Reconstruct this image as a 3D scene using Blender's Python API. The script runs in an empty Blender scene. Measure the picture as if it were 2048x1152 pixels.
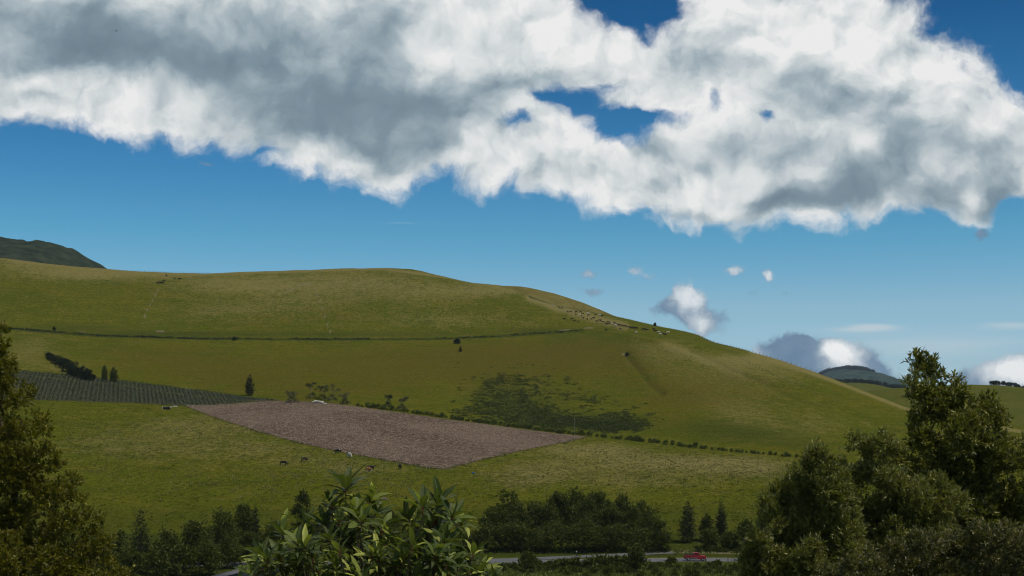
import bpy, math, random
import numpy as np
from mathutils import Vector, Matrix, Euler

# ------------------------------------------------------------------ camera, sky, sun, exposure
C = bpy.context.scene.collection
SC = bpy.context.scene
rnd = random.Random(7)
RNG = np.random.default_rng(11)
PI = math.pi
F = 2844.0      # focal length in photograph pixels
VH = 830.0      # row of the horizon
CZ = 34.0       # eye height above the road

camd = bpy.data.cameras.new('camera')
cam = bpy.data.objects.new('camera', camd)
C.objects.link(cam)
SC.camera = cam
cam.location = (0, 0, CZ)
cam.rotation_euler = (math.radians(90), 0, 0)
camd.sensor_width = 36
camd.lens = 36*F/2048
camd.shift_y = (VH-576)/2048
camd.clip_start = 0.5
camd.clip_end = 60000

SUN_EL = math.radians(62)
SUN_AZ = math.radians(118)          # from +Y towards +X: high, to the right and a little behind the camera
world = bpy.data.worlds.new('World')
SC.world = world
world.use_nodes = True
sund = bpy.data.lights.new('sun', 'SUN')
sun = bpy.data.objects.new('sun', sund)
C.objects.link(sun)
sund.energy = 2.6
sund.angle = math.radians(0.53)
sund.color = (1.0, 0.93, 0.82)
sdir = Vector((math.sin(SUN_AZ)*math.cos(SUN_EL), math.cos(SUN_AZ)*math.cos(SUN_EL), math.sin(SUN_EL)))
sun.rotation_euler = sdir.to_track_quat('Z', 'Y').to_euler()
SC.view_settings.view_transform = 'Standard'
SC.view_settings.look = 'None'
SC.view_settings.exposure = 0.11
SC.view_settings.gamma = 1
SC.cycles.use_denoising = True
SC.cycles.pixel_filter_type = 'BLACKMAN_HARRIS'
SC.cycles.filter_width = 1.1
SC.cycles.max_bounces = 6
SC.cycles.diffuse_bounces = 3
SC.cycles.transparent_max_bounces = 8


class NT:
    """small helper to write node maths as expressions"""
    def __init__(s, nt):
        s.nt = nt

    def n(s, t, **kw):
        o = s.nt.nodes.new(t)
        for k, v in kw.items():
            setattr(o, k, v)
        return o

    def put(s, sock, v):
        if v is None:
            return
        if hasattr(v, 'is_linked'):
            s.nt.links.new(v, sock)
        else:
            sock.default_value = v

    def m(s, op, a, b=None, c=None, clamp=False):
        o = s.n('ShaderNodeMath', operation=op)
        o.use_clamp = clamp
        for i, v in enumerate((a, b, c)):
            s.put(o.inputs[i], v)
        return o.outputs[0]

    def v(s, op, a, b=None, c=None):
        o = s.n('ShaderNodeVectorMath', operation=op)
        for i, x in enumerate((a, b, c)):
            s.put(o.inputs[i], x)
        return o.outputs['Value'] if op in ('DOT_PRODUCT', 'LENGTH', 'DISTANCE') else o.outputs[0]

    def noise(s, vec, scale, detail=4, rough=0.55, dim='3D', dist=0.0, color=False):
        o = s.n('ShaderNodeTexNoise', noise_dimensions=dim)
        s.put(o.inputs['Vector'], vec)
        o.inputs['Scale'].default_value = scale
        o.inputs['Detail'].default_value = detail
        o.inputs['Roughness'].default_value = rough
        o.inputs['Distortion'].default_value = dist
        return o.outputs['Color' if color else 0]

    def mix(s, f, a, b):
        o = s.n('ShaderNodeMix', data_type='RGBA')
        s.put(o.inputs[0], f)
        for i, x in ((6, a), (7, b)):
            if isinstance(x, tuple) and len(x) == 3:
                x = (*x, 1)
            s.put(o.inputs[i], x)
        return o.outputs[2]

    def voro(s, vec, scale, detail=2, rough=.5, smooth=.6):
        o = s.n('ShaderNodeTexVoronoi', feature='SMOOTH_F1', normalize=True, voronoi_dimensions='2D')
        s.put(o.inputs['Vector'], vec)
        o.inputs['Scale'].default_value = scale
        o.inputs['Detail'].default_value = detail
        o.inputs['Roughness'].default_value = rough
        o.inputs['Smoothness'].default_value = smooth
        return o.outputs['Distance']

    def ramp(s, f, stops, interp='LINEAR'):
        o = s.n('ShaderNodeValToRGB')
        s.put(o.inputs[0], f)
        cr = o.color_ramp
        cr.interpolation = interp
        while len(cr.elements) < len(stops):
            cr.elements.new(0.5)
        for e, (p, c) in zip(cr.elements, stops):
            e.position = p
            e.color = (*c, 1) if len(c) == 3 else c
        return o.outputs[0]

    def smooth(s, x, lo, hi):
        o = s.n('ShaderNodeMapRange', interpolation_type='SMOOTHSTEP')
        s.put(o.inputs[0], x)
        o.inputs[1].default_value = lo
        o.inputs[2].default_value = hi
        return o.outputs[0]


def build_sky():
    g = NT(world.node_tree)
    nt = world.node_tree
    nt.nodes.clear()
    out = g.n('ShaderNodeOutputWorld')
    bg = g.n('ShaderNodeBackground')
    nt.links.new(bg.outputs[0], out.inputs[0])
    bg.inputs[1].default_value = 0.1
    sk = g.n('ShaderNodeTexSky', sky_type='NISHITA')
    sk.sun_disc = False
    sk.sun_elevation = SUN_EL
    sk.sun_rotation = SUN_AZ
    sk.altitude = 2500
    sk.dust_density = 0.3
    sk.ozone_density = 2
    d = g.n('ShaderNodeTexCoord').outputs['Generated']
    sep = g.n('ShaderNodeSeparateXYZ')
    nt.links.new(d, sep.inputs[0])
    x, y, z = sep.outputs
    yy = g.m('MAXIMUM', y, 0.06)
    tx = g.m('MULTIPLY', g.m('DIVIDE', x, yy), 1000)
    tz = g.m('MULTIPLY', g.m('DIVIDE', z, yy), 1000)
    cb = g.n('ShaderNodeCombineXYZ')
    nt.links.new(tx, cb.inputs[0])
    nt.links.new(tz, cb.inputs[1])
    p = cb.outputs[0]

    def U(u): return (u-1024)/2.844
    def V(v): return (VH-v)/2.844
    # clear sky: the physical sky, graded towards the deep blue of the place
    el = g.m('MULTIPLY', g.m('ARCTANGENT', g.m('DIVIDE', z, g.m('SQRT', g.m('ADD', g.m('MULTIPLY', x, x), g.m('MULTIPLY', y, y))))), 1/0.30, clamp=True)
    tint = g.ramp(el, [(0.0, (.74, .86, 1.04)), (.25, (.68, .87, .88)), (.345, (.47, .82, .87)), (.41, (.35, .79, .85)), (.58, (.19, .63, .81)), (.90, (.047, .37, .58)), (1.0, (.045, .33, .52))])
    blue = g.n('ShaderNodeMix', data_type='RGBA', blend_type='MULTIPLY')
    blue.inputs[0].default_value = 1
    nt.links.new(sk.outputs[0], blue.inputs[6])
    nt.links.new(tint, blue.inputs[7])
    blue = blue.outputs[2]

    def warp(vec, scale, detail, amp, rough=.55):
        c = g.noise(vec, scale, detail, rough, '3D', color=True)
        return g.v('MULTIPLY_ADD', g.v('SUBTRACT', c, (.5, .5, .5)), (amp, amp, 0), vec)
    pw = warp(warp(p, .012, 2, 34), .05, 5, 17, .6)

    def blobs(vec, lst):
        acc = None
        for (u, v, ru, rv, w) in lst:
            sx, sz = 2.844/ru, 2.844/rv
            q = g.v('MULTIPLY_ADD', vec, (sx, sz, 0), (-U(u)*sx, -V(v)*sz, 0))
            e = g.m('EXPONENT', g.m('MULTIPLY', g.v('DOT_PRODUCT', q, q), -1))
            acc = g.m('MULTIPLY', e, w) if acc is None else g.m('MULTIPLY_ADD', e, w, acc)
        return acc

    # --- big cumulus bank: lower edge as a curve, upper right edge as a slope, holes taken out
    fc = g.n('ShaderNodeFloatCurve')
    pts = [(-400, 215), (0, 250), (150, 252), (300, 285), (450, 292), (560, 335), (700, 368), (790, 392), (862, 362), (950, 392), (1030, 372), (1062, 402),
           (1110, 405), (1250, 432), (1400, 452), (1540, 460), (1750, 448), (1900, 446), (1960, 462), (2000, 445), (2060, 400), (2400, 330)]
    cur = fc.mapping.curves[0]
    while len(cur.points) < len(pts):
        cur.points.new(.5, .5)
    for q, (u, v) in zip(cur.points, pts):
        q.location = ((u+400)/2800, v/600)
        q.handle_type = 'AUTO'
    fc.mapping.update()
    sp = g.n('ShaderNodeSeparateXYZ')
    nt.links.new(pw, sp.inputs[0])
    uu = g.m('MULTIPLY_ADD', sp.outputs[0], 2.844, 1024)
    vv = g.m('MULTIPLY_ADD', sp.outputs[1], -2.844, VH)
    nt.links.new(g.m('MULTIPLY_ADD', uu, 1/2800, 400/2800, clamp=True), fc.inputs[1])
    low = g.m('MULTIPLY', fc.outputs[0], 600)
    e1 = g.m('MULTIPLY', g.m('SUBTRACT', low, vv), 1/25)
    # line through (1800,-20)-(2048,185)
    L = math.hypot(248, 205)
    e2 = g.m('MULTIPLY', g.m('ADD', g.m('MULTIPLY', g.m('SUBTRACT', vv, -20), 248/L), g.m('MULTIPLY', g.m('SUBTRACT', uu, 1800), -205/L)), 1/34)
    cov = g.m('MINIMUM', g.m('MINIMUM', e1, e2), 1.9)
    holes = blobs(pw, [(1245, -5, 85, 62, 4.2), (1345, 5, 46, 36, 1.9), (1215, -60, 120, 60, 3), (1095, 180, 52, 20, 2.0), (1160, 203, 70, 26, 2.4), (1235, 250, 70, 30, 2.9), (1305, 222, 80, 22, 2.3), (1200, 168, 36, 16, 1.2),
                       (1035, 245, 26, 22, 2.2), (1435, 182, 24, 20, 1.8), (1425, 205, 16, 14, .9), (1521, 233, 14, 11, 1.5), (1300, 75, 30, 22, 1.2), (1090, 250, 36, 12, .8), (1540, 270, 16, 10, .9), (1270, 285, 40, 14, .9),
                       (2035, 415, 34, 34, 2.4), (880, 380, 25, 28, 1.3), (1075, 400, 18, 22, .8), (530, 300, 60, 9, 1.0), (330, 262, 60, 10, .4)])
    cov = g.m('SUBTRACT', cov, holes)
    nA = g.noise(pw, .042, 9, .60)
    vb = g.voro(pw, .034, 2.5, .55)
    cov = g.m('MULTIPLY_ADD', g.m('SUBTRACT', .36, vb), 1.3, g.m('MULTIPLY_ADD', g.m('SUBTRACT', nA, .5), 4.0, cov))
    alpha = g.smooth(cov, -.4, 1.5)
    # billow shading: noise compared with the same noise a little towards the sun
    pe = g.v('ADD', pw, (-5.0, 9.0, 0))
    nB = g.noise(pw, .022, 6, .5)
    nC = g.noise(pe, .022, 6, .5)
    emb = g.m('SUBTRACT', nB, nC)
    dark = [(330, 40, 480, 120, .16), (1100, 160, 60, 20, .2), (60, 15, 170, 45, .5), (210, 90, 180, 52, 1.0), (300, 130, 110, 30, .5), (130, 110, 60, 30, .3), (420, 130, 80, 40, .75), (560, 50, 130, 80, .38), (760, 55, 60, 60, .6), (610, 185, 180, 80, 1.1), (720, 240, 100, 50, .55),
            (600, 262, 40, 18, .5), (745, 290, 40, 18, .5), (810, 310, 80, 50, .55), (880, 260, 80, 60, .5), (870, 195, 130, 30, .7), (980, 158, 70, 28, .45), (990, 230, 40, 25, .3), (880, 50, 22, 22, .35),
            (1060, 152, 100, 24, .38), (1390, 120, 130, 35, .32), (1600, 180, 130, 50, .28), (1720, 215, 110, 45, .45), (1560, 300, 140, 40, .5), (1450, 290, 40, 35, .45), (1330, 290, 50, 26, .5), (1420, 330, 36, 20, .4),
            (1600, 400, 90, 26, 1.1), (1720, 370, 80, 40, .8), (1800, 295, 45, 50, .8), (1900, 400, 110, 36, .8), (1540, 400, 50, 24, .6), (2000, 370, 60, 60, .55), (1940, 290, 110, 50, .4), (1400, 430, 100, 16, .4), (1960, 430, 40, 20, .5),
            (1200, 345, 60, 30, .2), (1060, 330, 36, 30, .28), (75, 185, 22, 14, .35), (320, 190, 16, 24, .35), (450, 180, 30, 20, .2), (40, 235, 80, 12, .2)]
    lite = [(1735, 297, 34, 24, .9), (1945, 400, 26, 34, .85), (1385, 290, 46, 34, .55), (1500, 345, 45, 32, .75), (1660, 440, 130, 9, .5), (600, 245, 0.1, 1, 0), (370, 180, 70, 36, .5), (500, 140, 24, 14, .25), (950, 60, 90, 60, .45), (1440, 330, 20, 30, .5)]
    D = blobs(pw, dark)
    B = blobs(pw, lite)
    S = g.m('MULTIPLY', g.m('MULTIPLY_ADD', emb, 1.6, .89), g.m('EXPONENT', g.m('MULTIPLY', D, -1.25)))
    S = g.m('MULTIPLY_ADD', g.m('SUBTRACT', 1.0, S), g.m('MINIMUM', B, 1), S)
    S = g.m('MULTIPLY_ADD', g.m('SUBTRACT', nB, .5), .45, S)
    S = g.m('MULTIPLY_ADD', g.m('SUBTRACT', .36, vb), .22, S)
    S = g.m('MULTIPLY_ADD', g.m('SUBTRACT', nA, .5), .16, S)
    col = g.ramp(S, [(0.0, (.125, .175, .215)), (.28, (.195, .265, .315)), (.52, (.36, .43, .47)), (.76, (.60, .64, .65)), (1.0, (.80, .80, .79))])
    # the rest of the sky, outside the view: broken cloud
    nG = g.noise(d, 2.2, 5, .6)
    ag = g.smooth(nG, .50, .62)
    front = g.m('MULTIPLY', g.smooth(y, .25, .45), g.smooth(g.m('MULTIPLY', tz, -1), -520, -360))
    alpha = g.m('ADD', g.m('MULTIPLY', alpha, front), g.m('MULTIPLY', ag, g.m('SUBTRACT', 1, front)))
    # --- small low clouds, thin puffs and streaks
    pl = warp(p, .06, 6, 15, .62)
    lowb = blobs(pl, [(1372, 592, 30, 24, 1.3), (1360, 610, 34, 16, .8), (1385, 630, 26, 20, 1.2), (1405, 658, 24, 22, 1.1), (1330, 622, 36, 22, .55), (1440, 640, 36, 26, .5), (1405, 600, 24, 26, .3),
                      (1583, 700, 38, 26, 1.9), (1600, 715, 40, 30, 1.2), (1525, 705, 30, 18, .8), (1630, 735, 76, 36, 1.6), (1665, 705, 26, 22, 1.3), (1700, 715, 36, 28, 1.4), (1735, 745, 46, 30, 1.0), (1770, 775, 50, 26, .8),
                      (1930, 760, 40, 24, .85), (1985, 770, 50, 24, .8), (2020, 745, 42, 28, 1.7), (2070, 750, 50, 40, 1.7), (1990, 735, 26, 14, .9),
                      (1178, 548, 22, 11, .68), (1185, 585, 30, 11, .58), (1272, 542, 18, 10, .62), (1300, 553, 20, 8, .5), (1465, 538, 24, 10, .72), (1535, 550, 12, 16, .8), (1575, 590, 20, 12, .35), (412, 325, 22, 7, .5), (1965, 470, 13, 20, .65), (1500, 590, 30, 20, .3)])
    nl = g.noise(pl, .11, 6, .62)
    lc = g.m('MULTIPLY_ADD', g.m('SUBTRACT', nl, .5), .9, lowb)
    al = g.smooth(lc, .22, .80)
    wl = blobs(pl, [(1378, 592, 40, 34, .62), (1405, 655, 30, 26, .55), (1690, 712, 40, 34, .95), (1660, 700, 22, 20, .4), (2030, 740, 70, 36, 1.0), (1535, 550, 16, 18, .5), (1465, 538, 30, 14, .42), (1510, 700, 22, 16, .35), (1272, 542, 26, 14, .32), (1300, 553, 24, 10, .25), (1178, 548, 28, 14, .28), (1185, 585, 30, 12, .15)])
    sl = g.m('ADD', g.m('MULTIPLY_ADD', g.m('SUBTRACT', nl, .5), .5, .08), wl)
    coll = g.ramp(sl, [(0.0, (.115, .20, .31)), (.25, (.19, .28, .38)), (.6, (.62, .68, .72)), (.9, (.98, .98, .96))])
    # stretched thin cirrus low on the right
    ps = g.v('MULTIPLY', p, (.006, .09, 0))
    ns = g.noise(ps, 1.0, 5, .6)
    st = blobs(p, [(1745, 654, 48, 7, .8), (1700, 660, 60, 5, .35), (2030, 650, 80, 8, .65), (1880, 690, 260, 34, .62), (1650, 640, 200, 60, .2), (800, 446, 60, 2.5, .45), (880, 444, 30, 2, .3)])
    asx = g.m('MULTIPLY', g.smooth(g.m('ADD', g.m('MULTIPLY_ADD', g.m('SUBTRACT', ns, .5), .9, -.1), st), .1, 1.0), .62)
    c10 = lambda c: g.v('MULTIPLY', c, (10, 10, 10))
    full = g.mix(asx, blue, (6.2, 6.7, 6.9))
    full = g.mix(g.m('MULTIPLY', al, g.smooth(y, .25, .45)), full, c10(coll))
    full = g.mix(alpha, full, c10(col))
    nt.links.new(full, bg.inputs[0])
    world.cycles.sampling_method = 'MANUAL'
    world.cycles.sample_map_resolution = 512


build_sky()

# ------------------------------------------------------------------ general helpers
def tag(o, label=None, cat=None, group=None, kind=None):
    if label: o['label'] = label
    if cat: o['category'] = cat
    if group: o['group'] = group
    if kind: o['kind'] = kind
    return o


def empty(name, loc=(0, 0, 0), rz=0):
    o = bpy.data.objects.new(name, None)
    C.objects.link(o)
    o.location = loc
    o.rotation_euler = (0, 0, rz)
    o.empty_display_size = .1
    return o


def link_mesh(name, me, mat=None, parent=None, loc=None):
    o = bpy.data.objects.new(name, me)
    C.objects.link(o)
    if mat is not None and not me.materials:
        me.materials.append(mat)
    if parent is not None:
        o.parent = parent
    if loc is not None:
        o.location = loc
    return o


def np_mesh(name, V, Q=None, T=None, smooth=False, attrs=None):
    """mesh from numpy vertex array, quads and triangles"""
    me = bpy.data.meshes.new(name)
    V = np.asarray(V, dtype=np.float32)
    parts, tot = [], []
    if Q is not None and len(Q):
        parts.append(np.asarray(Q, dtype=np.int32).ravel())
        tot.append(np.full(len(Q), 4, dtype=np.int32))
    if T is not None and len(T):
        parts.append(np.asarray(T, dtype=np.int32).ravel())
        tot.append(np.full(len(T), 3, dtype=np.int32))
    loops = np.concatenate(parts)
    tot = np.concatenate(tot)
    start = np.concatenate([[0], np.cumsum(tot)[:-1]]).astype(np.int32)
    me.vertices.add(len(V))
    me.vertices.foreach_set('co', V.ravel())
    me.loops.add(len(loops))
    me.loops.foreach_set('vertex_index', loops)
    me.polygons.add(len(tot))
    me.polygons.foreach_set('loop_start', start)
    me.polygons.foreach_set('loop_total', tot)
    if smooth:
        me.polygons.foreach_set('use_smooth', np.ones(len(tot), dtype=bool))
    for k, a in (attrs or {}).items():
        at = me.attributes.new(k, 'FLOAT', 'POINT')
        at.data.foreach_set('value', np.asarray(a, dtype=np.float32))
    me.update(calc_edges=True)
    return me


def grid_quads(nr, nc):
    i = np.arange(nr-1)[:, None]*nc+np.arange(nc-1)[None, :]
    return np.stack([i, i+1, i+nc+1, i+nc], -1).reshape(-1, 4)


def vnoise(x, y, seed=0):
    """smooth value noise in -1..1"""
    xi = np.floor(x).astype(np.int64)
    yi = np.floor(y).astype(np.int64)
    xf, yf = x-xi, y-yi
    def h(a, b):
        n = (a*374761393+b*668265263+seed*974711) & 0x7fffffff
        n = ((n ^ (n >> 13))*1274126177) & 0x7fffffff
        return ((n ^ (n >> 16)) & 0xffff)/32767.5-1
    sx, sy = xf*xf*(3-2*xf), yf*yf*(3-2*yf)
    a = h(xi, yi)*(1-sx)+h(xi+1, yi)*sx
    b = h(xi, yi+1)*(1-sx)+h(xi+1, yi+1)*sx
    return a*(1-sy)+b*sy


def fbm(x, y, octv=4, seed=0):
    s, a, t = 0, 1, 0
    for o in range(octv):
        s = s+a*vnoise(x*2**o+17.3*o, y*2**o-9.1*o, seed+o)
        t += a
        a *= .5
    return s/t


def pchip(xk, yk, x):
    """monotone cubic through knots; xk, yk shaped (K, N); x shaped (M,) or (M, N) -> (M, N)"""
    xk, yk = np.asarray(xk, float), np.asarray(yk, float)
    if xk.ndim == 1:
        xk, yk = xk[:, None], yk[:, None]
    h = np.diff(xk, axis=0)
    d = np.diff(yk, axis=0)/h
    m = np.zeros_like(yk)
    w1, w2 = 2*h[1:]+h[:-1], h[1:]+2*h[:-1]
    ok = d[1:]*d[:-1] > 0
    with np.errstate(divide='ignore', invalid='ignore'):
        mm = (w1+w2)/(w1/d[:-1]+w2/d[1:])
    m[1:-1] = np.where(ok, mm, 0)
    m[0], m[-1] = d[0], d[-1]
    x = np.asarray(x, float)
    X = np.broadcast_to(x[:, None] if x.ndim == 1 else x, (x.shape[0], xk.shape[1]))
    out = np.zeros(X.shape)
    K = xk.shape[0]
    for k in range(K-1):
        lo = X >= xk[k] if k else np.ones(X.shape, bool)
        hi = X < xk[k+1] if k < K-2 else np.ones(X.shape, bool)
        t = np.clip((X-xk[k])/h[k], 0, 1)
        t2, t3 = t*t, t*t*t
        y = (2*t3-3*t2+1)*yk[k]+(t3-2*t2+t)*h[k]*m[k]+(-2*t3+3*t2)*yk[k+1]+(t3-t2)*h[k]*m[k+1]
        out = np.where(lo & hi, y, out)
    return out


def curve(pts, u):
    a = np.array(pts, float)
    return pchip(a[:, 0], a[:, 1], np.asarray(u, float))[:, 0]


# ------------------------------------------------------------------ the land: one height field
UC = np.arange(-800, 2851, 5.0)
def zrow(v, Y): return CZ-(v-VH)*Y/F
def land_knots(u):
    one = np.ones_like(u)
    vE = curve([(-800, 800), (0, 799), (80, 800), (300, 808), (400, 812), (500, 805), (640, 805), (900, 839), (1170, 873), (1400, 897), (1600, 915), (1850, 935), (2048, 950), (2850, 990)], u)
    YE = curve([(-800, 600), (0, 600), (500, 630), (1170, 600), (1600, 540), (2048, 500), (2850, 450)], u)
    vD = curve([(-800, 715), (0, 733), (150, 750), (300, 768), (430, 787), (560, 799), (640, 800), (900, 832), (1170, 865), (1600, 905), (2048, 940), (2850, 980)], u)
    YD = YE+curve([(-800, 100), (0, 95), (300, 75), (560, 25), (800, 14), (2850, 14)], u)
    vF = curve([(-800, 640), (0, 657), (100, 665), (200, 673), (400, 679), (600, 680), (800, 680), (900, 678), (1000, 673), (1100, 665), (1170, 660), (1260, 668), (1400, 715), (1600, 775), (1820, 860), (2048, 895), (2850, 950)], u)
    YF = curve([(-800, 900), (0, 900), (700, 950), (1170, 1000), (1400, 860), (1700, 740), (2048, 640), (2850, 560)], u)
    vG = curve([(-800, 480), (0, 516), (100, 527), (200, 538), (300, 545), (400, 547), (500, 543), (600, 541), (700, 537.5), (760, 536), (820, 538), (880, 551), (950, 567), (1000, 573), (1040, 585), (1085, 603), (1120, 612), (1150, 619), (1200, 628), (1245, 638), (1300, 650), (1400, 671), (1413, 678), (1500, 702), (1550, 718), (1640, 751), (1700, 774), (1760, 797), (1820, 820), (2000, 855), (2048, 863), (2850, 930)], u)
    YG = curve([(-800, 1150), (0, 1150), (700, 1200), (1000, 1150), (1245, 1110), (1413, 1060), (1640, 960), (1820, 860), (2048, 760), (2850, 660)], u)
    zE, zD, zF, zG = zrow(vE, YE), zrow(vD, YD), zrow(vF, YF), zrow(vG, YG)
    rows = [(3*one, CZ-9*one), (14*one, CZ-11*one), (35*one, CZ-15.5*one), (60*one, CZ-19*one), (200*one, 3.2*one), (290*one, -.9*one), (318*one, -.25*one), (324*one, 0*one), (350*one, .05*one), (355*one, 1.1*one), (375*one, 3*one),
            (420*one, 7.5*one), (480*one, CZ-18.9+0*u), ]
    rows += [(YE, zE), (YD, zD), (.5*(YD+YF), zD+(zF-zD)*.42), (YF-9, zF-2.6), (YF-1, zF), (YF+13, zF+1.0), (.5*(YF+YG), zF+(zG-zF)*.50+2), (YG, zG), (YG+45, zG+1.6), (YG+130, zG-8), (YG+480, zG*.35), (YG+1100, -20*one), (5000*one, -35*one)]
    return np.array([r[0] for r in rows]), np.array([r[1] for r in rows])
XK, ZK = land_knots(UC)
YR = np.concatenate([[3, 6, 10, 14, 20, 28, 36, 46, 60, 80, 110, 150, 200, 240, 270], np.arange(290, 420, 2.0), np.arange(420, 760, 3.0), np.arange(760, 1320, 3.0), np.arange(1325, 1700, 25), np.arange(1750, 5001, 250)])
LZ = pchip(XK, ZK, YR)
LX = (UC[None, :]-1024)/F*YR[:, None]
LY = np.repeat(YR[:, None], len(UC), 1)
UU = np.repeat(UC[None, :], len(YR), 0)
# relief: broad swells, and small folds running down the slopes; none on the road
amp = np.clip((LY-370)/150, 0, 1)*np.clip((1700-LY)/300, 0, 1)
LZ += amp*(1.1*fbm(LX/75, LY/75, 3, 3)+.28*fbm(LX/14, LY/14, 3, 5)+.10*fbm(LX/4, LY/4, 2, 8))
def seg_fall(u, v, pts, w):
    """1 on a pixel polyline, falling to 0 over w"""
    best = np.full(u.shape, 1e9)
    for (a, b), (c, d) in zip(pts[:-1], pts[1:]):
        t = np.clip(((u-a)*(c-a)+(v-b)*(d-b))/((c-a)**2+(d-b)**2), 0, 1)
        best = np.minimum(best, np.hypot(u-a-t*(c-a), v-b-t*(d-b)))
    return np.exp(-(best/w)**2)
LV = VH-(LZ-CZ)*F/LY
front = (LY < np.interp(UU, UC, XK[20])+20) & (LY > 400)
gully = seg_fall(UU, LV, [(1252, 708), (1275, 735), (1300, 765), (1325, 785)], 6)
gully2 = seg_fall(UU, LV, [(1100, 606), (1150, 622), (1200, 630)], 3)
fold = seg_fall(UU, LV, [(1385, 700), (1450, 730), (1520, 760), (1600, 800), (1660, 812)], 7)
fold2 = seg_fall(UU, LV, [(1270, 690), (1340, 740), (1420, 800), (1500, 850), (1620, 905)], 22)
LZ += front*(-1.6*gully-.8*fold+.35*fold2-.8*gully2)
LV = VH-(LZ-CZ)*F/LY


def land_z(x, y):
    x, y = np.asarray(x, float), np.asarray(y, float)
    u = x/np.maximum(y, 3)*F+1024
    iu = np.clip((u-UC[0])/5, 0, len(UC)-1.001)
    ku = iu.astype(int)
    fu = iu-ku
    ky = np.clip(np.searchsorted(YR, y)-1, 0, len(YR)-2)
    fy = np.clip((y-YR[ky])/(YR[ky+1]-YR[ky]), 0, 1)
    z0 = LZ[ky, ku]*(1-fu)+LZ[ky, ku+1]*fu
    z1 = LZ[ky+1, ku]*(1-fu)+LZ[ky+1, ku+1]*fu
    return z0*(1-fy)+z1*fy


I0 = int(np.searchsorted(YR, 295))
ENV = np.minimum.accumulate(LV[I0:], axis=0)
def ground(u, v, far=None):
    """first point of the land seen along photograph pixel (u, v)"""
    u, v = np.atleast_1d(np.asarray(u, float)), np.atleast_1d(np.asarray(v, float))
    u, v = np.broadcast_arrays(u, v)
    out = np.zeros(u.shape+(3,))
    for idx in np.ndindex(u.shape):
        k = int(np.clip(round((u[idx]-UC[0])/5), 0, len(UC)-1))
        e = ENV[:, k]
        j = int(np.searchsorted(-e, -v[idx]))
        j = min(max(j, 1), len(e)-1)
        a, b = e[j-1], e[j]
        t = 0 if a == b else min(max((a-v[idx])/(a-b), 0), 1)
        Y = YR[I0+j-1]+(YR[I0+j]-YR[I0+j-1])*t
        if Y > 1600:
            kk = int(np.argmin(e[:int(np.searchsorted(YR[I0:], 1400))]))
            Y = YR[I0+kk]
        X = (u[idx]-1024)/F*Y
        out[idx] = (X, Y, float(land_z(X, Y)))
    return out
def g1(u, v):
    return Vector(ground(u, v)[0])


def blob2(u, v, lst):
    s = np.zeros(u.shape)
    for (a, b, ru, rv, w) in lst:
        s += w*np.exp(-((u-a)/ru)**2-((v-b)/rv)**2)
    return s
dry = blob2(UU, LV, [(200, 545, 170, 16, .9), (60, 525, 100, 12, .5), (460, 570, 120, 20, .55), (450, 620, 120, 25, .4), (620, 600, 120, 30, .35), (700, 560, 200, 25, .5), (850, 590, 120, 25, .4), (1000, 580, 90, 12, .6), (880, 640, 160, 18, .35),
                     (500, 900, 160, 30, .35), (400, 850, 140, 28, .4), (250, 890, 120, 30, .35), (700, 935, 110, 24, .35), (1180, 900, 110, 16, .75), (1100, 935, 140, 20, .45), (1350, 925, 130, 16, .85), (1500, 935, 90, 18, .8), (1050, 960, 90, 18, .4), (1300, 960, 150, 20, .4),
                     (60, 705, 60, 34, .42), (130, 735, 60, 10, .35), (330, 780, 70, 8, .4), (1420, 745, 120, 40, .35), (1320, 700, 70, 24, .4), (1560, 740, 90, 30, .35), (1480, 820, 90, 40, .35), (1620, 850, 90, 30, .3), (1500, 720, 90, 12, .5)])
dry += .9*seg_fall(UU, LV, [(1060, 596), (1110, 614), (1150, 625), (1200, 640), (1250, 652)], 9)*(LY > 900)
dry += .9*seg_fall(UU, LV, [(1500, 703), (1640, 752), (1760, 798), (1820, 821), (2048, 864)], 4)*(LY > 500)
dry += .10*seg_fall(UU, LV, [(1270, 690), (1340, 740), (1420, 800), (1500, 850)], 14)
dry += .4*seg_fall(UU, LV, [(1330, 690), (1400, 715), (1480, 745)], 8)
dry += .6*seg_fall(UU, LV, [(0, 517), (200, 538), (300, 546), (400, 548), (600, 542), (760, 537), (880, 552), (1000, 573)], 3)*(LY > 900)
brown = blob2(UU, LV, [(330, 720, 160, 40, .6), (730, 725, 180, 36, .62), (1180, 720, 150, 46, .75), (700, 780, 170, 34, .45), (950, 740, 150, 40, .55), (1330, 800, 90, 50, .5), (480, 760, 120, 35, .45), (1000, 700, 160, 20, .5), (1450, 780, 120, 50, .5), (600, 630, 300, 40, .3)])  # brownish grass patches; the tint also stands in for faint cloud shadow
dark = blob2(UU, LV, [(150, 655, 130, 9, .6), (300, 668, 200, 7, .6), (700, 669, 300, 7, .6), (1060, 660, 90, 6, .5), (1160, 680, 130, 30, .35), (1500, 870, 130, 26, .55), (1400, 850, 100, 24, .4), (1600, 890, 60, 14, .4)])
dark += 1.3*seg_fall(UU, LV, [(0, 656), (100, 664), (200, 672), (400, 678), (600, 679), (800, 679), (900, 677.5), (1000, 672.5), (1100, 665.5), (1165, 661)], 1.7)*(LY > 700)
dark += blob2(UU, LV, [(1010, 800, 80, 42, .62), (1080, 835, 95, 22, .6), (1180, 850, 110, 16, .6), (1240, 845, 60, 18, .5), (1130, 790, 80, 28, .3)])
dark += .5*gully+.45*fold*(LV > 700)  # shade of the gully painted into the ground colour; fold line darkened too
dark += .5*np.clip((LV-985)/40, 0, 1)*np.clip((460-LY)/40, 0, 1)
dark += 1.3*seg_fall(UU, LV, [(1060, 594), (1085, 602), (1130, 612), (1160, 620)], 2.2)*(LY > 900)
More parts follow.
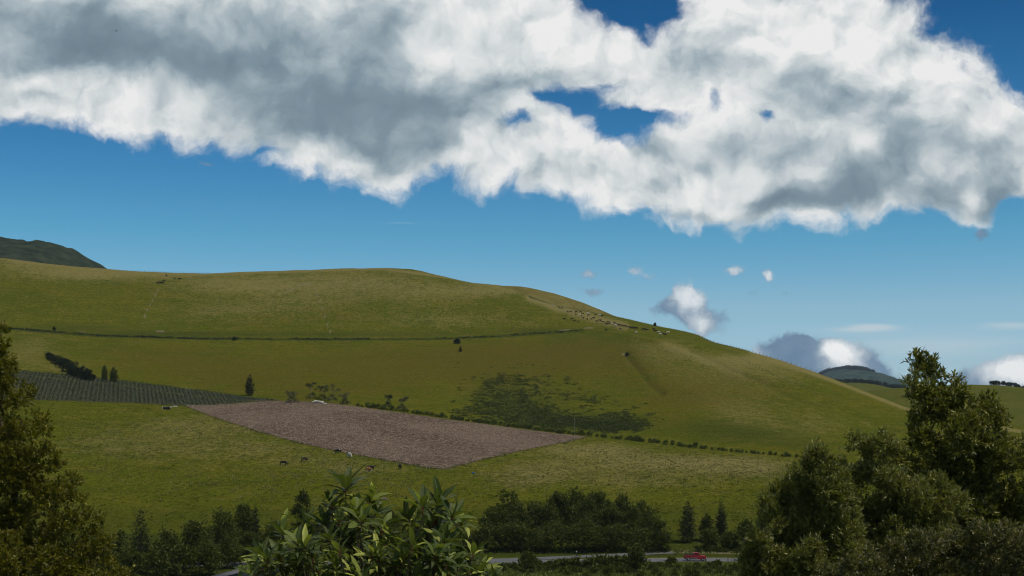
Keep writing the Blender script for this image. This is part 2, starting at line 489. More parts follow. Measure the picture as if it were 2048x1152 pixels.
bare = .9*seg_fall(UU, LV, [(1118, 661), (1140, 659)], 1.8)+1.2*seg_fall(UU, LV, [(312, 662), (328, 663)], 2.2)+1.2*seg_fall(UU, LV, [(1170, 656), (1185, 656)], 1.7)+1.2*seg_fall(UU, LV, [(1246, 708), (1258, 711)], 2.6)
bare += 1.0*seg_fall(UU, LV, [(318, 575), (305, 600), (292, 625), (286, 645)], 2.0)+1.0*seg_fall(UU, LV, [(628, 575), (645, 615), (655, 650), (662, 668)], 1.9)+.8*seg_fall(UU, LV, [(570, 585), (600, 570), (628, 566)], 2.4)+.6*seg_fall(UU, LV, [(1070, 598), (1110, 615), (1170, 636)], 4)*(LY > 900)
bare += .7*seg_fall(UU, LV, [(345, 862), (368, 850), (372, 845)], 3)+.9*seg_fall(UU, LV, [(160, 662), (170, 663)], 1.5)
bare += .45*blob2(UU, LV, [(730, 708, 26, 8, 1)])
bare += .9*seg_fall(UU, LV, [(1340, 1103), (1480, 1106)], 4)*(LY < 372)
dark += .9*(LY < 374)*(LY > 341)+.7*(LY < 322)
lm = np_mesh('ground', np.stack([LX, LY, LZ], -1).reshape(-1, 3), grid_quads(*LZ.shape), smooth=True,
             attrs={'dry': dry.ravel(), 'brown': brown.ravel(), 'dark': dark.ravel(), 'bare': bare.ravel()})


# ------------------------------------------------------------------ materials
def new_mat(name):
    m = bpy.data.materials.new(name)
    m.use_nodes = True
    g = NT(m.node_tree)
    b = m.node_tree.nodes['Principled BSDF']
    return m, g, b


def attr(g, name):
    o = g.n('ShaderNodeAttribute')
    o.attribute_name = name
    return o


def grass_mat(name, far=False):
    m, g, b = new_mat(name)
    pos = g.n('ShaderNodeNewGeometry').outputs['Position']
    flat = g.v('MULTIPLY', pos, (1, 1, .6))
    n1 = g.noise(flat, .016, 4, .55)
    n2 = g.noise(flat, .09, 4, .6)
    n3 = g.noise(flat, .42, 5, .68)
    n4 = g.noise(flat, 1.5, 4, .72)
    col = g.mix(g.smooth(n1, .35, .65), (.078, .094, .004), (.104, .106, .006))
    col = g.mix(g.m('MULTIPLY', g.smooth(n2, .45, .75), .55), col, (.145, .122, .012))
    col = g.mix(g.m('MULTIPLY', g.smooth(n3, .52, .34), .75), col, (.044, .054, .006))
    n5 = g.noise(g.v('MULTIPLY', pos, (.035, .035, .85)), 1.0, 3, .6)
    col = g.mix(g.m('MULTIPLY', g.smooth(n5, .50, .36), .38), col, (.050, .060, .006))
    col = g.mix(g.m('MULTIPLY', g.smooth(n5, .58, .70), .25), col, (.15, .135, .03))
    if not far:
        dr = attr(g, 'dry').outputs['Fac']
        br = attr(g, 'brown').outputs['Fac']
        dk = attr(g, 'dark').outputs['Fac']
        ba = attr(g, 'bare').outputs['Fac']
        nn = g.m('ADD', g.m('MULTIPLY', n3, .65), g.m('MULTIPLY', n4, .35))
        fd = g.smooth(g.m('MULTIPLY_ADD', dr, .42, g.m('MULTIPLY_ADD', g.m('SUBTRACT', n2, .5), .35, nn)), .52, .86)
        col = g.mix(g.m('MULTIPLY', fd, .85), col, (.235, .195, .070))
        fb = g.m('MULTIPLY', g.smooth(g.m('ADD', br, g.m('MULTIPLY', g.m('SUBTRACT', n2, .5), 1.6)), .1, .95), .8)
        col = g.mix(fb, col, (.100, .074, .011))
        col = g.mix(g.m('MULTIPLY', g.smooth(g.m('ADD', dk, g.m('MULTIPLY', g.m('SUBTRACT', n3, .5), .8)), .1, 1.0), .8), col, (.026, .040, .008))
        fa = g.smooth(g.m('ADD', ba, g.m('MULTIPLY', g.m('SUBTRACT', n3, .5), 1.2)), .45, .8)
        col = g.mix(g.m('MULTIPLY', fa, .8), col, (.20, .165, .11))
    col = g.mix(g.m('MULTIPLY', g.smooth(n4, .58, .38), .7), col, (.032, .038, .005))
    col = g.mix(g.m('MULTIPLY', g.smooth(n4, .54, .70), .5), col, (.19, .17, .05))
    g.put(b.inputs['Base Color'], col)
    b.inputs['Roughness'].default_value = .85
    b.inputs['Specular IOR Level'].default_value = 0
    bu = g.n('ShaderNodeBump')
    bu.inputs['Strength'].default_value = .8
    bu.inputs['Distance'].default_value = .6
    g.put(bu.inputs['Height'], g.m('ADD', g.m('MULTIPLY', n3, .9), g.m('MULTIPLY', n4, .45)))
    g.put(b.inputs['Normal'], bu.outputs[0])
    return m


def plain(name, rgb, rough=.7, var=.35, scale=3.0, metal=0, spec=.3, detail=4):
    m, g, b = new_mat(name)
    co = g.n('ShaderNodeTexCoord').outputs['Object']
    n = g.noise(co, scale, detail, .6)
    dk = tuple(c*(1-var) for c in rgb)
    lt = tuple(min(1, c*(1+var)) for c in rgb)
    g.put(b.inputs['Base Color'], g.mix(g.smooth(n, .3, .7), dk, lt))
    b.inputs['Roughness'].default_value = rough
    b.inputs['Metallic'].default_value = metal
    b.inputs['Specular IOR Level'].default_value = spec
    return m


def leaf_mat(name, c1, c2, c3=None, rough=.45, spec=.4, transl=.25, under=None):
    """leaves: colour varies from leaf to leaf by the attribute rnd"""
    m, g, b = new_mat(name)
    r = attr(g, 'rnd').outputs['Fac']
    stops = [(0, c1), (.75, c2), (1, c3 or c2)]
    col = g.ramp(r, stops)
    if under:
        bf = g.n('ShaderNodeNewGeometry').outputs['Backfacing']
        col = g.mix(bf, col, under)
    g.put(b.inputs['Base Color'], col)
    b.inputs['Roughness'].default_value = rough
    b.inputs['Specular IOR Level'].default_value = spec
    if transl:
        t = g.n('ShaderNodeBsdfTranslucent')
        tc = g.n('ShaderNodeMix', data_type='RGBA', blend_type='MULTIPLY')
        tc.inputs[0].default_value = 1
        g.put(tc.inputs[6], col)
        tc.inputs[7].default_value = (1.5, 1.7, .6, 1)
        g.put(t.inputs[0], tc.outputs[2])
        mx = g.n('ShaderNodeMixShader')
        mx.inputs[0].default_value = transl
        nt = m.node_tree
        nt.links.new(b.outputs[0], mx.inputs[1])
        nt.links.new(t.outputs[0], mx.inputs[2])
        nt.links.new(mx.outputs[0], nt.nodes['Material Output'].inputs[0])
    return m


M_grass = grass_mat('meadow')
M_far = grass_mat('far_meadow', True)
M_bark = plain('bark', (.10, .075, .05), .9, .4, 6)
M_soil = None
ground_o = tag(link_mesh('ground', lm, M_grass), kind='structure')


def make_soil():
    m, g, b = new_mat('ploughed_soil')
    pos = g.n('ShaderNodeNewGeometry').outputs['Position']
    n1 = g.noise(pos, .03, 3, .5)
    n2 = g.noise(pos, .45, 4, .65)
    n3 = g.noise(pos, 1.8, 4, .75)
    col = g.mix(g.smooth(n1, .38, .62), (.088, .063, .047), (.150, .112, .080))
    col = g.mix(g.smooth(n2, .40, .66), col, (.200, .150, .112))
    col = g.mix(g.m('MULTIPLY', g.smooth(n3, .51, .40), 1), col, (.042, .030, .022))
    col = g.mix(g.m('MULTIPLY', g.smooth(n3, .54, .68), .9), col, (.33, .26, .19))
    g.put(b.inputs['Base Color'], col)
    b.inputs['Roughness'].default_value = .95
    b.inputs['Specular IOR Level'].default_value = 0
    bu = g.n('ShaderNodeBump')
    bu.inputs['Strength'].default_value = 1
    bu.inputs['Distance'].default_value = .7
    g.put(bu.inputs['Height'], g.m('ADD', n2, g.m('MULTIPLY', n3, .5)))
    g.put(b.inputs['Normal'], bu.outputs[0])
    return m
M_soil = make_soil()


def drape(name, top, bot, mat, nu=300, nv=90, lift=.12, rough=0.0, u0=None, u1=None):
    """a sheet lying on the land between two photograph curves"""
    ua = np.linspace(u0 if u0 is not None else top[0][0], u1 if u1 is not None else top[-1][0], nu)
    vt = np.interp(ua, *np.array(top, float).T)
    vb = np.interp(ua, *np.array(bot, float).T)
    t = np.linspace(0, 1, nv)[:, None]
    vv = vb[None, :]*(1-t)+vt[None, :]*t
    P = ground(np.repeat(ua[None, :], nv, 0), vv)
    x, y = P[..., 0], P[..., 1]
    P[..., 2] = land_z(x, y)+lift
    if rough:
        P[..., 2] += rough*(fbm(x/1.3, y/1.3, 3, 21)+.6*fbm(x/.45, y/.45, 2, 22))
    me = np_mesh(name, P.reshape(-1, 3), grid_quads(nv, nu), smooth=True)
    return tag(link_mesh(name, me, mat), kind='structure'), P


field_top = [(372, 811), (420, 811), (470, 808), (520, 803.5), (580, 802), (640, 805), (700, 812), (800, 826), (900, 840), (1000, 853), (1100, 866), (1172, 874)]
field_bot = [(372, 813), (400, 824), (450, 842), (520, 864), (600, 887), (700, 908), (790, 924), (855, 936), (890, 938.5), (920, 931), (980, 916), (1060, 898), (1130, 885), (1172, 875.5)]
plough, _ = drape('ploughed_field', field_top, field_bot, M_soil, 900, 260, .17, .14)

crop_top = [(-60, 738), (35, 742), (150, 752), (300, 769), (420, 785), (500, 796), (560, 800)]
crop_bot = [(-60, 798), (80, 800.5), (300, 808), (345, 811), (430, 811), (500, 804), (560, 800.8)]
M_cropsoil = plain('crop_soil', (.060, .058, .030), .95, .3, .6, 0, 0)
cropf, _ = drape('crop_field', crop_top, crop_bot, M_cropsoil, 260, 60, .10)


# road and lane
def make_asphalt():
    m, g, b = new_mat('asphalt')
    pos = g.n('ShaderNodeNewGeometry').outputs['Position']
    n = g.noise(pos, .35, 5, .6)
    n2 = g.noise(pos, 12, 3, .7)
    col = g.mix(g.smooth(n, .3, .7), (.075, .077, .08), (.11, .11, .11))
    col = g.mix(g.m('MULTIPLY', g.smooth(n2, .6, .3), .35), col, (.07, .07, .07))
    g.put(b.inputs['Base Color'], col)
    b.inputs['Roughness'].default_value = .8
    return m
M_asph = make_asphalt()
M_paint = plain('road_paint', (.55, .50, .40), .8, .2, 2)


def strip(name, pts, mat, w, lift, n=160):
    """a road of constant width along ground points"""
    a = np.array(pts, float)
    t = np.linspace(0, 1, n)
    k = np.linspace(0, 1, len(a))
    cx, cy = pchip(k, a[:, 0], t)[:, 0], pchip(k, a[:, 1], t)[:, 0]
    dx, dy = np.gradient(cx), np.gradient(cy)
    L = np.hypot(dx, dy)
    nx, ny = -dy/L, dx/L
    V = []
    s = np.linspace(-.5, .5, 7)
    for q in s:
        x, y = cx+nx*w*q, cy+ny*w*q
        V.append(np.stack([x, y, land_z(x, y)+lift], -1))
    V = np.stack(V, 1)
    me = np_mesh(name, V.reshape(-1, 3), grid_quads(n, 7)[:, ::-1], smooth=True)
    return link_mesh(name, me, mat)
def rp(u, Y): return ((u-1024)/F*Y, Y)
road_pts = [rp(-500, 322), rp(200, 324), rp(600, 325), rp(900, 326), rp(1200, 331), rp(1400, 333.5), rp(1600, 332), rp(2000, 326), rp(2700, 318)]
tag(strip('road', road_pts, M_asph, 8.5, .06, 300), kind='structure')
road_far = [(x, y+3.7) for x, y in road_pts]
tag(strip('road_edge_line', road_far, M_paint, .16, .075, 300), kind='structure')
lane_pts = [rp(700, 327), rp(950, 331.5), rp(1080, 336.5), rp(1180, 341.5), rp(1260, 346), rp(1345, 351)]
tag(strip('lane', lane_pts, M_asph, 5.6, .09, 120), kind='structure')
# sheet beyond the height field, out to the horizon
pl = np_mesh('distant_ground', [(-9000, -1500, -37), (9000, -1500, -37), (9000, 11500, -37), (-9000, 11500, -37)], [(0, 1, 2, 3)])
tag(link_mesh('distant_ground', pl, M_far), kind='structure')


# ------------------------------------------------------------------ hills further off
def ridge(name, crest, Yc, depth, mat, foot=-30, lump=0, seed=1, nu=260, back=600, lumpscale=20, sag=0.0, nr=46, attrs=None):
    us = np.linspace(crest[0][0], crest[-1][0], nu)
    vs = curve(crest, us)
    zc = zrow(vs, Yc)
    t = np.linspace(-1, 1, nr)
    P = []
    for q in t:
        if q <= 0:
            Y = Yc+q*depth
            s = 1+q
            z = foot+(zc-foot)*(s*s*(3-2*s)*.5+s*.5)
        else:
            Y = Yc+q*back
            z = zc+(foot-zc)*(q*q*(3-2*q))
        x = (us-1024)/F*Yc
        if lump:
            z = z+lump*fbm(x/lumpscale, np.full_like(x, Y)/lumpscale, 4, seed)*(1 if q < .3 else 0)
        P.append(np.stack([x, np.full_like(x, Y), z], -1))
    P = np.array(P)
    me = np_mesh(name, P.reshape(-1, 3), grid_quads(len(t), nu), smooth=True, attrs={k: np.full(len(t)*nu, a) for k, a in (attrs or {}).items()})
    return tag(link_mesh(name, me, mat), kind='structure')


def forest_mat(name, a, b_, c, s):
    m, g, b = new_mat(name)
    pos = g.n('ShaderNodeNewGeometry').outputs['Position']
    n = g.noise(pos, s, 5, .65)
    n2 = g.noise(pos, s*.12, 4, .6)
    col = g.mix(g.smooth(n, .35, .65), a, b_)
    col = g.mix(g.m('MULTIPLY', g.smooth(n2, .5, .68), .8), col, c)
    g.put(b.inputs['Base Color'], col)
    b.inputs['Roughness'].default_value = .9
    b.inputs['Specular IOR Level'].default_value = 0
    bu = g.n('ShaderNodeBump')
    bu.inputs['Strength'].default_value = 1
    bu.inputs['Distance'].default_value = 6
    g.put(bu.inputs['Height'], n)
    g.put(b.inputs['Normal'], bu.outputs[0])
    return m
M_forest = forest_mat('far_forest', (.014, .022, .012), (.040, .052, .026), (.09, .066, .045), .045)
M_forest2 = forest_mat('distant_forest', (.014, .028, .020), (.045, .07, .045), (.04, .07, .045), .02)
ridge('mountain', [(-500, 420), (-200, 438), (0, 471), (60, 480), (130, 492), (165, 512), (200, 534), (260, 575), (400, 640), (600, 720)], 2600, 1200, M_forest, lump=6, lumpscale=26, seed=4, nu=500, back=1500)
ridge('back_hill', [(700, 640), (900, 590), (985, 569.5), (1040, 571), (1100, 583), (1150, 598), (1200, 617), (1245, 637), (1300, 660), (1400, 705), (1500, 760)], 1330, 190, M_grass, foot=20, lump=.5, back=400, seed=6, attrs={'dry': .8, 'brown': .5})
ridge('distant_mountain', [(1480, 790), (1580, 775), (1640, 752), (1665, 743), (1700, 738), (1730, 741), (1760, 757), (1800, 775), (1900, 800), (2000, 815)], 7000, 2500, M_forest2, foot=-30, lump=22, lumpscale=90, seed=9, nu=300)
ridge('distant_ridge', [(1450, 800), (1600, 778), (1690, 763), (1735, 766), (1780, 775), (1830, 786), (1900, 800), (2000, 812)], 2900, 900, M_far, foot=-35, lump=2, lumpscale=60, seed=12)
ridge('distant_hill', [(1560, 850), (1660, 800), (1740, 782), (1800, 776), (1850, 774), (1900, 771), (1980, 769), (2048, 776), (2200, 800), (2500, 850)], 1900, 800, M_far, foot=-40, lump=1.5, lumpscale=50, seed=14)


# ------------------------------------------------------------------ foliage builders
def unit(a):
    return a/np.maximum(np.linalg.norm(a, axis=-1, keepdims=True), 1e-9)


def leaf_cards(P, D, N, L, W, fold=.25):
    """one folded kite per leaf: P base, D direction, N upper side; returns V (4n,3), Q"""
    S = unit(np.cross(D, N))
    N = unit(np.cross(S, D))
    L, W = L[:, None], W[:, None]
    a = P
    b = P+D*L*.45+S*W*.5+N*W*fold
    c = P+D*L
    d = P+D*L*.45-S*W*.5+N*W*fold
    V = np.stack([a, b, c, d], 1).reshape(-1, 3)
    i = np.arange(len(P))[:, None]*4
    T = np.concatenate([i+np.array([[0, 1, 2]]), i+np.array([[0, 2, 3]])])
    return V, T


def crown_mesh(name, lobes, count, L, W, sprig=10, splen=.3, up=.5, seed=0, inner=.35, jit=.12, squash=1.0):
    """lobes (n,4): x y z r. Sprigs grow outwards on and inside the lobes and carry the leaves."""
    r = np.random.default_rng(seed)
    lb = np.asarray(lobes, float)
    ns = max(1, count//sprig)
    pr = lb[:, 3]**2
    k = r.choice(len(lb), ns, p=pr/pr.sum())
    d = unit(r.normal(size=(ns, 3))+np.array([0, 0, .25]))
    rad = inner+(1-inner)*r.random(ns)**.45
    rad = rad*(1+jit*r.normal(size=ns))
    base = lb[k, :3]+d*(lb[k, 3]*rad)[:, None]*np.array([1, 1, squash])
    ax = unit(d+np.array([0, 0, up])+.45*r.normal(size=(ns, 3)))
    si = np.repeat(np.arange(ns), sprig)
    n = len(si)
    t = r.random(n)
    P = base[si]+ax[si]*(splen*(t-.3))[:, None]
    side = unit(r.normal(size=(n, 3)))
    D = unit(ax[si]*(.55+.6*t)[:, None]+side*.75)
    N = unit(np.array([0, 0, 1.0])+.5*r.normal(size=(n, 3)))
    Ls = L*(.65+.6*r.random(n))
    Ws = W*(.7+.5*r.random(n))
    V, T = leaf_cards(P, D, N, Ls, Ws)
    rv = np.clip(.25*r.random(ns)[si]+.75*r.random(n), 0, 1)
    return np_mesh(name, V, None, T, attrs={'rnd': np.repeat(rv, 4)})


def tubes_mesh(name, tubes, seg=7):
    """tubes: list of (points, radii); one mesh"""
    Vs, Qs, o = [], [], 0
    for pts, rad in tubes:
        pts = np.asarray(pts, float)
        n = len(pts)
        d = unit(np.gradient(pts, axis=0))
        a = np.where(np.abs(d[:, 2:3]) > .9, np.array([[1.0, 0, 0]]), np.array([[0, 0, 1.0]]))
        s = unit(np.cross(d, a))
        t = np.cross(s, d)
        th = np.linspace(0, 2*PI, seg, endpoint=False)
        ring = pts[:, None]+(np.cos(th)[None, :, None]*s[:, None]+np.sin(th)[None, :, None]*t[:, None])*np.asarray(rad, float)[:, None, None]
        Vs.append(ring.reshape(-1, 3))
        for i in range(n-1):
            for j in range(seg):
                Qs.append((o+i*seg+j, o+i*seg+(j+1) % seg, o+(i+1)*seg+(j+1) % seg, o+(i+1)*seg+j))
        o += n*seg
    return np_mesh(name, np.concatenate(Vs), Qs, smooth=True)


def limb(a, b, r0, r1, bend=.15, n=6, rr=None):
    rr = rr or rnd
    a, b = np.array(a, float), np.array(b, float)
    t = np.linspace(0, 1, n)[:, None]
    L = np.linalg.norm(b-a)
    off = np.array([rr.uniform(-1, 1), rr.uniform(-1, 1), rr.uniform(0, 1)])*L*bend
    p = a+(b-a)*t+off*np.sin(t*PI)
    return p, r0+(r1-r0)*t[:, 0]


def tree(name, label, cat, lobes, base, mat, count, L, W, sprig=8, splen=.3, up=.5, seed=0, tr=.2, group=None, bark=None, limbs=14, inner=.35, squash=1.0, trunk_top=.55, fine=None):
    """lobes in world space; base = foot of the trunk"""
    rr = random.Random(seed)
    lb = np.asarray(lobes, float)
    root = empty(name, tuple(base))
    tag(root, label, cat, group)
    off = np.array([base[0], base[1], base[2]])
    rel = lb.copy()
    rel[:, :3] -= off
    leafy = np.array(clumps([tuple(q) for q in rel], seed, *fine)) if fine else rel
    cm = crown_mesh('crown', leafy, count, L, W, sprig, splen, up, seed, inner, squash=squash)
    link_mesh('crown', cm, mat, root)
    cen = (rel[:, :3]*rel[:, 3:4]).sum(0)/rel[:, 3].sum()
    top = np.array([cen[0], cen[1], cen[2]+(rel[:, 2].max()-cen[2])*trunk_top])
    tb = [limb((0, 0, -.4), top, tr, tr*.22, .04, 9, rr)]
    order = np.argsort(-rel[:, 3])[:limbs]
    tp, trd = tb[0]
    for k in order:
        c = rel[k, :3]
        j = int(np.clip(np.searchsorted(tp[:, 2], c[2]-np.hypot(*(c[:2]-top[:2]))*.8), 2, 7))
        tb.append(limb(tp[j], c+np.array([0, 0, rel[k, 3]*.3]), trd[j]*.6, .012+trd[j]*.08, .1, 6, rr))
    link_mesh('trunk', tubes_mesh('trunk', tb), bark or M_bark, root)
    return root


# ------------------------------------------------------------------ trees along the road and on the hill
ML_dark = leaf_mat('dark_leaves', (.030, .040, .006), (.084, .098, .013), (.20, .20, .036), transl=.15, spec=.15)
ML_mid = leaf_mat('green_leaves', (.036, .046, .007), (.085, .096, .014), (.18, .18, .035), transl=.2, spec=.15)
ML_con = leaf_mat('conifer_leaves', (.014, .020, .007), (.034, .042, .013), (.06, .066, .022), transl=.08, spec=.2, rough=.7)
ML_hedge = leaf_mat('hedge_leaves', (.05, .068, .012), (.12, .14, .028), (.28, .28, .09), transl=.25, spec=.15)
ML_grey = leaf_mat('grey_leaves', (.045, .048, .030), (.085, .085, .055), (.12, .115, .08), transl=.2, spec=.2)
ML_scrub = leaf_mat('scrub_leaves', (.012, .021, .007), (.030, .043, .014), (.055, .07, .022), transl=.1, spec=.2, rough=.7)


def clumps(lobes, seed, k=8, f=.44, d=.66):
    """break every lobe into smaller leafy clumps with gaps between them"""
    rr = random.Random(seed)
    out = []
    for (x, y, z, r) in lobes:
        out.append((x, y, z-r*.1, r*.55))
        for i in range(k):
            a = rr.uniform(0, 2*PI)
            h = rr.uniform(-.55, 1)
            q = math.sqrt(max(0, 1-h*h))
            rr_ = r*f*rr.uniform(.65, 1.25)
            e = d*rr.uniform(.85, 1.3)
            out.append((x+math.cos(a)*q*r*e, y+math.sin(a)*q*r*e, z+h*r*e, rr_))
    return out


def auto_lobes(u, vt, hw, Y, shape, seed, vb=None):
    rr = random.Random(seed*13+5)
    x = (u-1024)/F*Y
    zb = float(land_z(x, Y))
    zt = zrow(vt, Y)
    H = zt-zb
    w = hw*Y/F
    out = []
    if shape == 'round':
        n = 26
        zc0 = w*.28
        for i in range(n):
            a = rr.uniform(0, 2*PI)
            q = math.sqrt(rr.random())
            h = rr.uniform(0, 1)
            env = math.sqrt(max(0.05, 1-((h-.5)/.5)**2*.8)) if h > .5 else 1.05
            r = w*rr.uniform(.26, .42)
            d = max(0, w*env-r*.8)*q
            out.append((x+math.cos(a)*d, Y+math.sin(a)*d, zb+zc0+(H-zc0-r)*h, r))
        out.append((x+rr.uniform(-.15, .15)*w, Y, zt-w*.36, w*.38))
        out.append((x, Y, zb+H*.5, w*.62))
        for s_ in (-.55, 0, .55):
            out.append((x+w*s_, Y-w*.35, zb+H*.25, w*.42))
            out.append((x+w*s_, Y-w*.3, zb+H*.5, w*.38))
    else:
        lo = .06 if shape == 'cone' else .16
        w *= 1.22
        n = 24
        for i in range(n):
            t = i/(n-1)
            h = lo+(1-lo)*t
            if shape == 'cone':
                e = (1-t)**.85*.95+.06
            elif shape == 'cypress':
                e = (math.sin(PI*min(1, (t+.10)/1.12)**.62))**.8*.92+.05
            r = max(w*.15, w*e*.48)
            d = max(0, w*e-r)
            a = i*2.4+rr.uniform(-.4, .4)
            out.append((x+math.cos(a)*d, Y+math.sin(a)*d, zb+H*h-r*(.9 if t > .85 else .2), r))
            out.append((x, Y, zb+H*h-r*.9, w*e*.62))
    return out, (x, Y, zb)


road_trees = [
    # u, vtop, halfwidth, Y, shape, material, label
    (238, 1062, 30, 316, 'round', ML_dark, 'dark bushy tree just right of the big olive tree at bottom left'),
    (281, 1019, 40, 312, 'cone', ML_con, 'broad dark conifer with a pointed top at the left of the roadside trees'),
    (334, 1056, 36, 308, 'round', ML_dark, 'low dark tree between the broad conifer and the leafy roadside tree'),
    (388, 1040, 44, 312, 'round', ML_mid, 'leafy green roadside tree with an uneven top, right of the broad conifer'),
    (446, 1018, 38, 345, 'round', ML_dark, 'dark roadside tree left of the tall dark spire behind the big leaved tree'),
    (484, 1008, 34, 360, 'round', ML_dark, 'rounded dark tree at the foot of the pasture, beside a slim dark spire'),
    (511, 1008, 15, 356, 'cone', ML_con, 'slim dark spire shaped conifer just left of the big leaved tree'),
    (548, 1040, 34, 352, 'round', ML_dark, 'dark bush seen just over the left side of the big leaved tree'),
    (604, 977, 21, 366, 'round', ML_dark, 'tall narrow round topped tree standing alone on the pasture edge'),
    (655, 1035, 36, 360, 'round', ML_dark, 'dark tree half hidden behind the tallest shoots of the big leaved tree'),
    (725, 1046, 40, 358, 'round', ML_mid, 'green tree behind the middle of the big leaved tree'),
    (785, 1022, 32, 362, 'round', ML_mid, 'brownish green thicket tree in the gap of the big leaved tree'),
    (850, 1050, 40, 360, 'round', ML_dark, 'dark tree behind the right half of the big leaved tree'),
    (930, 1068, 34, 352, 'round', ML_dark, 'low dark tree between the big leaved tree and the dense grove'),
    (972, 1042, 38, 352, 'round', ML_dark, 'leftmost low tree of the dense dark grove behind the road'),
    (1012, 981, 40, 372, 'round', ML_dark, 'domed dark tree forming the left shoulder of the dense grove'),
    (1068, 999, 40, 374, 'round', ML_dark, 'dark tree in the dip of the grove between the two domed tops'),
    (1112, 985, 36, 376, 'round', ML_dark, 'dark tree just left of the highest crown of the dense grove'),
    (1148, 975, 42, 378, 'round', ML_dark, 'highest crown of the dense dark grove behind the road'),
    (1192, 981, 36, 376, 'round', ML_dark, 'dark tree just right of the highest crown of the grove'),
    (1244, 990, 34, 374, 'round', ML_dark, 'rounded dark tree with a knobbly top on the right side of the grove'),
    (1290, 1001, 38, 370, 'round', ML_dark, 'sloping dark tree forming the right shoulder of the dense grove'),
    (1322, 1040, 26, 352, 'round', ML_mid, 'small green tree at the right end of the dense grove'),
    (1040, 1004, 34, 370, 'round', ML_dark, 'dark filling crown of the grove between its left dome and the dip'),
    (1090, 1004, 34, 370, 'round', ML_mid, 'lighter crown in the dip of the grove, below the skyline crowns'),
    (1170, 994, 40, 370, 'round', ML_dark, 'broad dark crown just below the highest crown of the grove'),
    (1218, 1000, 36, 369, 'round', ML_dark, 'dark crown between the highest one and the knobbly one'),
    (1268, 1008, 34, 367, 'round', ML_mid, 'green crown between the knobbly tree and the right shoulder of the grove'),
    (990, 1012, 34, 368, 'round', ML_dark, 'dark tree rounding off the left end of the dense grove'),
    (1028, 1040, 48, 352, 'round', ML_dark, 'front tree of the grove below its left shoulder'),
    (1098, 1044, 50, 352, 'round', ML_dark, 'front tree of the grove above the walking person'),
    (1168, 1036, 50, 352, 'round', ML_mid, 'lighter green front tree in the middle of the dense grove'),
    (1236, 1046, 48, 352, 'round', ML_dark, 'front tree of the grove, third from its right end'),
    (1294, 1056, 40, 352, 'round', ML_dark, 'front tree at the right end of the grove above the bank'),
    (1375, 1001, 20, 360, 'cypress', ML_con, 'pointed dark cypress right behind the red pickup truck'),
    (1415, 1031, 20, 362, 'round', ML_dark, 'small round topped tree between the two dark cypresses'),
    (1442, 1001, 13, 364, 'cypress', ML_con, 'slimmer dark cypress, second to the right of the pickup truck'),
    (1420, 1058, 22, 354, 'round', ML_mid, 'leafy bush right of the pickup truck at the foot of the small round tree'),
    (1458, 1062, 20, 354, 'round', ML_dark, 'dark bush at the foot of the slimmer cypress'),
    (1492, 1038, 27, 354, 'round', ML_dark, 'broad dark tree right of the slimmer cypress'),
    (1527, 1010, 14, 372, 'cone', ML_con, 'small pointed conifer just left of the large silvery tree'),
    (1545, 1052, 34, 354, 'round', ML_dark, 'dark tree partly hidden by the left edge of the large silvery tree'),
    (1600, 1050, 40, 364, 'round', ML_dark, 'dark roadside tree mostly hidden behind the large silvery tree'),
    (205, 1085, 34, 306, 'round', ML_dark, 'dark bush in front, hard against the right edge of the big olive tree'),
    (262, 1088, 34, 303, 'round', ML_dark, 'dark bush at the bottom edge below the broad conifer'),
    (312, 1092, 34, 300, 'round', ML_mid, 'green bush at the bottom edge, second right of the broad conifer'),
    (362, 1086, 36, 303, 'round', ML_dark, 'dark bush at the bottom edge below the leafy roadside tree'),
    (415, 1078, 34, 306, 'round', ML_dark, 'dark bush at the bottom edge left of the shed roof'),
    (455, 1070, 34, 318, 'round', ML_dark, 'dark tree standing directly behind the grey shed roof'),
    (500, 1062, 30, 322, 'round', ML_mid, 'green tree between the shed roof and the big leaved tree'),
    # in front of the road
    (1056, 1104, 21, 317, 'round', ML_mid, 'round bush in front of the side lane left of the walking person'),
    (1272, 1090, 25, 312, 'round', ML_dark, 'tall dark bush in front of the road left of the red pickup'),
]
for i, (u, vt, hw, Y, shp, mt, lab) in enumerate(road_trees):
    lobes, base = auto_lobes(u, vt, hw, Y, shp, i)
    area = hw*Y/F*(zrow(vt, Y)-base[2])
    con = mt is ML_con
    cnt = int(min(34000, max(4500, area*(230 if con else 190))))
    sh = hw < 26 or Y < 320
    tree('conifer' if con else ('bush' if (Y < 318 and u > 1000) or 'bush' in lab else 'broadleaf_tree'), lab, 'bush' if 'bush' in lab.split(' in ')[0] else 'tree', lobes, base, mt, cnt, .42 if not con else .34, .26 if not con else .15,
         sprig=6, splen=.5, up=.4 if not con else .1, seed=100+i, tr=.22 if hw > 22 else .15, group='trees and bushes along the road', limbs=8, inner=.4, fine=(5, .5, .6) if not con else None)

# low roadside shrubs in front of the road: countable clumps
def shrub_mesh(seed, n=260, L=.30, W=.2, flat=.8):
    rr = random.Random(seed)
    lobes = []
    for i in range(7):
        a = rr.uniform(0, 2*PI)
        d = rr.uniform(0, .5)
        lobes.append((math.cos(a)*d, math.sin(a)*d, rr.uniform(.35, 1.0)*flat, rr.uniform(.32, .5)))
    sx, sz = rr.uniform(.75, 1.5), rr.uniform(.7, 1.25)
    lobes = [(a*sx, b, c*sz, d*rr.uniform(.8, 1.2)) for a, b, c, d in lobes]
    return crown_mesh('shrub_foliage', lobes, n, L, W, 5, .25, .5, seed, .3)


